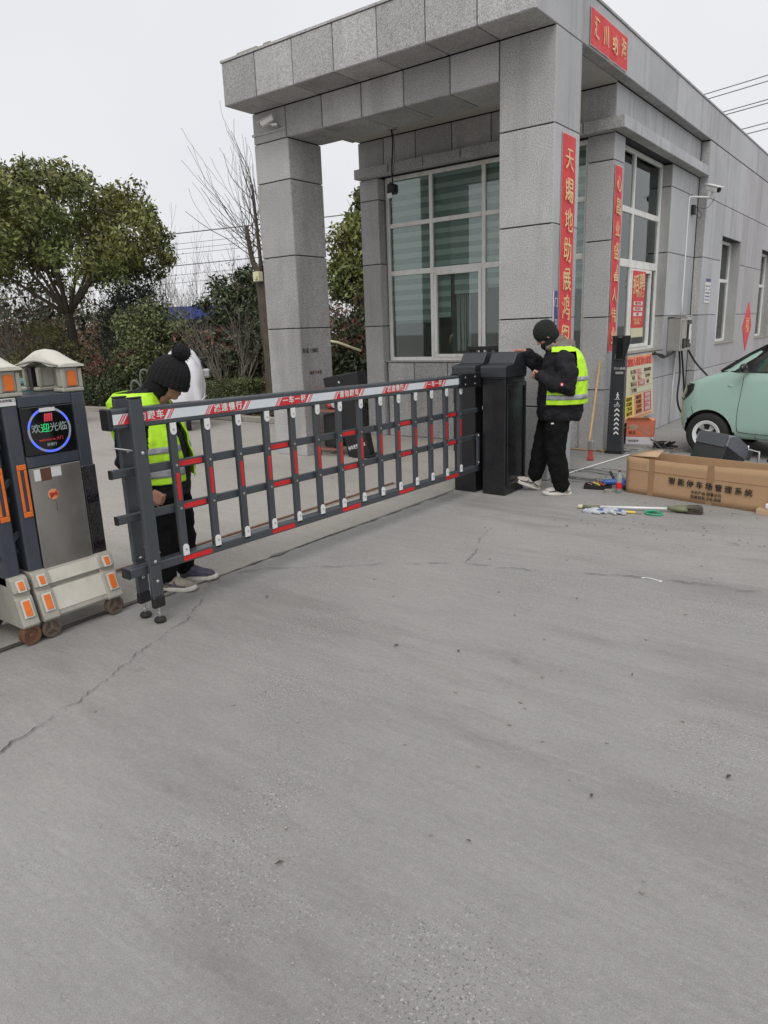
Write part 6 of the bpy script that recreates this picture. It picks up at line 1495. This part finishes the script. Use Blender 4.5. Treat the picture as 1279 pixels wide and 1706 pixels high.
# pruned bare street tree with bird box
PT = thing('pruned_tree', 'pruned bare street tree with thin shoots and a bird box beside the far porch pillar', 'tree', (-7.25, 3.05, 0))
tk = MB(); tk.tube(smooth_path([(0, 0, -.02), (.05, .0, 1.0), (-.02, 0, 2.0), (-.08, .0, 2.85)], 5), [.15*(1.1-.022*i) for i in range(16)], 14)
g = random.Random(5)
for (tx, ty, tz, r) in ((-.28, -.1, 3.65, .07), (.05, .1, 3.85, .06), (.25, .0, 3.5, .07), (-.42, .1, 3.35, .05), (.12, -.25, 4.3, .05)):
    P = smooth_path([(-.08, 0, 2.78), (tx*.75, ty*.6, 3.0), (tx, ty, tz)], 5); tk.tube(P, [r*(1-.05*i) for i in range(len(P))], 8)
    for k in range(8):
        b = P[-1-g.randint(0, 4)]; d = Vector((g.gauss(-.35, .55), g.gauss(0, .55), g.uniform(.35, 1.2)))
        branchy(tk, b, d, g.uniform(.7, 1.5), .010, 1, g, .35, .2, 2, 5, .0035)
tk.build('trunk', M['bark'], PT, True)
a = MB(); a.box(-.08, .08, -.22, -.10, 2.62, 2.80, c=.01); a.box(.0, .06, -.26, -.22, 2.66, 2.72, c=.005); a.build('bird_box', M['poster_cream'], PT)
# bare shrubs
def bare(name, label, loc, h, seed, n=7, tone='twig', spread=.5, depth=3, group=None, leafn=0, leafm=None):
    t_ = thing(name, label, 'shrub', loc, group=group); g = random.Random(seed); mb = MB()
    for k in range(n):
        w = 2*math.pi*k/n+g.uniform(-.3, .3); branchy(mb, Vector((0, 0, 0)), Vector((math.cos(w)*.45, math.sin(w)*.45, 1)), h*.5, .028, depth, g, spread, .3, 3, 4, .0035)
    mb.build('stem', M[tone], t_)
    if leafn:
        gg = np.random.default_rng(seed); P = shell(leafn, h*.5, h*.5, h*.45, seed, .3, -.6)+np.array([0, 0, h*.6]); leaves_mesh('foliage', P, .07, M[leafm], .2, .5, seed, .4, t_)
    return t_
bare('bare_shrub', 'pale leafless shrub with fanning stems in front of the blue roofed shed', (-8.75, 3.35, .05), 2.3, 31, 8, 'bark_pale', .5)
for i, (x, y, h, s, tn, ln, lm, lb) in enumerate(((-16.5, 3.0, 3.0, 32, 'twig', 300, 'leaf_red', 'bare reddish twiggy shrub below the big crown at the left edge'), (-14.0, 5.8, 3.4, 33, 'bark_pale', 0, None, 'tall leafless shrub right of the big tree trunk'), (-13.0, 7.5, 3.5, 34, 'twig', 250, 'leaf_brown', 'leafless shrub with brown tips above the mid green bush'), (-17.4, 4.6, 3.4, 35, 'bark_pale', 0, None, 'pale leafless shrub behind the left yellow bush'), (-10.6, 7.8, 2.9, 36, 'twig', 260, 'leaf_red', 'dark leafless shrub with red buds before the shed wall'), (-6.9, 5.2, 2.3, 37, 'twig', 300, 'leaf_red', 'red budded shrub in the gap right of the far porch pillar'), (-15.2, 2.95, 2.2, 38, 'twig', 120, 'leaf_brown', 'brown twiggy shrub beside the base of the big tree'))):
    bare('bare_shrub', lb, (x, y, .05), h, s, 7, tn, .5, 3, None, ln, lm)
def bush(name, label, loc, r, n, leaf, m, seed, lo=.35, stems=8, mix=None, cat='bush', zc=None):
    t_ = thing(name, label, cat, loc); g = np.random.default_rng(seed); nc = max(20, n//70)
    C_ = shell(nc, r[0], r[1], r[2], seed, lo, -.95)+np.array([0, 0, zc if zc is not None else r[2]])
    C_[:, 2] = np.maximum(C_[:, 2], .08)
    P = clumps(C_, g.uniform(.12, .28, nc)*max(.8, r[2]), 70, seed, .8); P[:, 2] = np.maximum(P[:, 2], .02)
    leaves_mesh('foliage', P, leaf, M[m], .1, .5, seed, .4, t_)
    if mix:
        k = P[(P[:, 2] > np.quantile(P[:, 2], mix[1]))]; k = k[g.random(len(k)) < mix[2]]; leaves_mesh('new_growth', k+np.array([0, 0, .04]), leaf, M[mix[0]], -.3, .5, seed+5, .4, t_, kind='stuff')
    mb = MB(); gr = random.Random(seed)
    for k in range(stems):
        w = 6.28*k/stems; e = Vector((math.cos(w)*r[0]*.6, math.sin(w)*r[1]*.6, r[2]*1.5)); mb.tube(smooth_path([(0, 0, 0), e*.5+Vector((0, 0, .1)), e], 4), [.022, .02, .018, .016, .014, .011, .009, .006, .004], 5, False)
    mb.build('stem', M['bark'], t_)
    return t_
for i, (x, y, h, s, tn, ln, lm, lb) in enumerate(((-19.5, 4.4, 3.9, 81, 'bark_pale', 500, 'leaf_brown', 'tall thin tree with brown leaves beyond the left side of the big crown'), (-18.5, 7.0, 4.0, 82, 'twig', 500, 'leaf_yellow', 'thin winter tree with yellow green leaves behind the big trunk'), (-16.5, 8.2, 4.2, 83, 'bark_pale', 120, 'leaf_brown', 'tall bare tree between the big crown and the blue roof'), (-15.0, 9.6, 4.0, 84, 'twig', 400, 'leaf_brown', 'bare tree in front of the left end of the blue roof'), (-21, 3.3, 3.8, 85, 'twig', 500, 'leaf_yellow', 'thin yellowish winter tree at the far left edge'), (-12.6, 9.3, 3.4, 86, 'bark_pale', 200, 'leaf_red', 'bare tree standing before the right end of the blue roof'))):
    bare('bare_tree', lb, (x, y, .05), h, s, 9, tn, .5, 3, None, ln, lm)
bush('bush', 'large mid green bush behind the worker in the bobble hat', (-11.55, 3.5, .05), (1.2, .85, 1.22), 15000, .085, 'leaf_mid', 41)
bush('bush', 'dark blue green conical bush right of the big tree trunk', (-13.6, 4.5, .05), (.95, .9, 1.65), 12000, .075, 'leaf_blue', 42)
bush('photinia_bush', 'round dark photinia bush with red tips left of the pale leafless shrub', (-10.5, 4.0, .05), (1.0, .8, .90), 10000, .10, 'leaf_dark', 43, mix=('leaf_red', .72, .35))
bush('photinia_bush', 'photinia bush with red new leaves in the gap between pillar and window wall', (-5.35, 3.35, .05), (1.0, .75, .88), 11000, .10, 'leaf_dark', 44, mix=('leaf_red', .70, .22))
bush('bush', 'loose yellowish bush at the left edge below the big tree', (-15.2, 1.9+.95, .05), (1.3, .7, 1.05), 9000, .06, 'leaf_yellow', 45, .2)
bush('bush', 'low dark bush behind the waste bins', (-12.9, 3.0, .05), (1.2, .5, .55), 9000, .07, 'leaf_dark', 46, mix=('leaf_red', .75, .6))
bush('bush', 'dark green bush behind the leading gate cap', (-11.9, 2.95, .05), (.9, .42, .62), 9000, .07, 'leaf_dark', 47, mix=('leaf_red', .85, .35))
bush('bush', 'dense dark bush at the left edge behind the second gate section', (-14.8, 2.9, .05), (.9, .5, .7), 8000, .07, 'leaf_dark', 52)
bush('bush', 'tall dark bush filling the gap behind the pruned trunk', (-10.0, 6.0, .05), (1.5, .8, 1.25), 12000, .09, 'leaf_dark', 53)
bush('bush', 'tall dark bush in front of the shed behind the big green bush', (-13.2, 5.6, .05), (1.5, .8, .95), 9000, .09, 'leaf_blue', 54)
bush('bush', 'dark bush behind the photinia right of the far porch pillar', (-6.3, 5.1, .05), (1.5, .8, 1.0), 9000, .10, 'leaf_dark', 55)
def hedge(label, x0, x1, y0, y1, h, n, leaf, m, seed):
    t_ = thing('hedge', label, 'hedge', ((x0+x1)/2, (y0+y1)/2, .07)); g = np.random.default_rng(seed)
    P = np.stack([g.uniform(x0-(x0+x1)/2, x1-(x0+x1)/2, n), g.uniform(-(y1-y0)/2, (y1-y0)/2, n), h*(1-g.random(n)**1.6*.9)], 1)
    hh = np.array([1+.14*noise.noise(Vector((p[0]*2, p[1]*2, seed)))+.05*noise.noise(Vector((p[0]*7, p[1]*7, seed))) for p in P]); P[:, 2] *= hh; P += g.normal(size=P.shape)*.02; P[:, 2] = np.maximum(P[:, 2], .01)
    leaves_mesh('foliage', P, leaf, M[m], -.2, .5, seed, .4, t_)
    mb = MB(); 
    for k in range(int((x1-x0)*10)): x = g.uniform(x0, x1)-(x0+x1)/2; y = g.uniform(-.3, .3)*(y1-y0); mb.tube([(x, y, 0), (x+g.normal()*.08, y+g.normal()*.08, h*.9)], [.008, .003], 4, False)
    mb.build('stem', M['twig'], t_)
hedge('low clipped yellow green hedge beside the pruned tree and scooter', -9.3, -7.55, 2.65, 3.6, .66, 16000, .045, 'leaf_mid', 61)
hedge('low clipped hedge continuing right behind the far porch pillar', -7.0, -4.7, 2.65, 3.0, .50, 12000, .045, 'leaf_mid', 62)
hedge('low grassy hedge strip along the kerb behind the scooter', -12.4, -9.5, 2.60, 2.95, .40, 16000, .045, 'leaf_mid', 63)
hedge('low dark ground hedge along the kerb behind the waste bins', -17.5, -12.5, 2.60, 3.0, .42, 12000, .05, 'leaf_dark', 64)
# leaf litter in the bed, distant wood, shed
g = np.random.default_rng(71); n = 9000
P = np.stack([g.uniform(-18, -4.6, n), g.uniform(2.6, 6, n), np.full(n, .075)+g.random(n)*.02], 1)
leaves_mesh('leaf_litter', P, .05, M['leaf_brown'], 0, .5, 71, .4, None, kind='stuff')
g = np.random.default_rng(72); C_ = np.stack([g.uniform(-44, -8, 420), g.uniform(9, 15, 420), g.uniform(.2, 2.0, 420)], 1); C_[:, 2] *= 1+.25*np.sin(C_[:, 0]*.9); C_[:, 2] += .3; rt_ = (C_[:, 1]+7.06)/(3.16-C_[:, 0]); C_[:, 2] = np.where((rt_ > .69) & (rt_ < .90), np.minimum(C_[:, 2], 1.1), C_[:, 2])
leaves_mesh('undergrowth', clumps(C_, g.uniform(.5, .9, 420), 70, 72), .17, M['leaf_brown'], 0, .5, 72, .4, None, kind='stuff')
C_ = np.stack([g.uniform(-60, -17, 700), g.uniform(1.5, 26, 700), g.uniform(.2, 2.9, 700)], 1)
C_[:, 2] *= 1.3; rt_ = (C_[:, 1]+7.06)/(3.16-C_[:, 0]); C_[:, 2] = np.where((rt_ > .69) & (rt_ < .90), np.minimum(C_[:, 2], 1.3), C_[:, 2]); leaves_mesh('undergrowth', clumps(C_, g.uniform(.6, 1.1, 700), 50, 73), .22, M['leaf_dark'], 0, .5, 73, .4, None, kind='stuff')
S_ = thing('blue_roof_shed', 'low industrial shed with a bright blue roof edge far beyond the bushes', 'building', (-25, 15.5, 0), math.radians(37))
a = MB(); a.box(-3.6, 2.2, 0, 8, 0, 2.45); a.build('wall', M['shed_wall'], S_)
a = MB(); a.box(-3.8, 2.4, -.35, 8, 2.46, 3.05); a.build('roof', M['blue_roof'], S_)
for k in range(3): a = MB(); a.box(-3.2+1.9*k, -2.2+1.9*k, -.04, -.005, .9, 1.9); a.build('window', M['car_glass'], S_)
# distant roofs seen between pillar and pier
t_ = thing('far_hall', 'grey factory hall with a pale roof far behind the photinia bush', 'building', (-19, 34, 0), math.radians(30))
a = MB(); a.box(-8, 8, 0, 8, 0, 3.4); a.build('wall', M['shed_wall'], t_); a = MB(); a.box(-8.2, 8.2, -.2, 8, 3.41, 3.7); a.build('roof', M['paper'], t_)
# overhead wires (both ends run past the picture)
def wire(label, p, q, sag, r=.018):
    t_ = thing('overhead_wire', label, 'wire', p, group=None); p, q = Vector(p), Vector(q); a = MB(); d = q-p
    a.tube([d*k/24+Vector((0, 0, -sag*4*(k/24)*(1-k/24))) for k in range(25)], r, 5, False); a.build('strand', M['cable_grey'], t_)
for i, (z, r) in enumerate(((9.0, .035), (8.35, .014), (8.0, .014), (7.7, .014), (7.0, .03), (6.4, .014), (5.9, .014))):
    lb = ('top thick strand', 'second strand from the top', 'third strand from the top', 'middle thin strand', 'lower thick strand', 'second strand from the bottom', 'lowest strand')[i]
    wire(lb+' of the overhead wires beyond the big tree', (-62, 12, z-1.6), (-6, 42, z+1.2), .3, r)
for i, (z, dx) in enumerate(((15.65, 0), (15.37, .4), (14.35, 0), (14.2, .5), (13.1, 0), (12.8, .4))):
    lb = ('topmost', 'second', 'third', 'fourth', 'fifth', 'lowest')[i]
    wire(lb+' overhead wire above the long wall at the right', (-18+dx, 46, z-.8), (40+dx, 34, z+2.2), .4, .028)
# bare tree behind the long wall at the right edge
t_ = thing('bare_tree', 'bare tree tip showing above the long wall at the right edge', 'tree', (3.0, 40, 0)); g = random.Random(9); mb = MB(); mb.tube([(0, 0, 0), (0, 0, 6)], [.2, .12], 8)
for k in range(9): branchy(mb, Vector((0, 0, 4.2+.2*k)), Vector((g.gauss(0, .7), g.gauss(0, .7), 1)), 2.4, .05, 3, g, .5, .2, 3, 4, .012)
mb.build('trunk', M['bark'], t_)
for o in list(COL.objects):   # drop nothing, just make sure every top-level mesh sits at its own base
    if o.type == 'MESH' and o.parent is None and o.get('kind') is None: o['kind'] = 'structure'
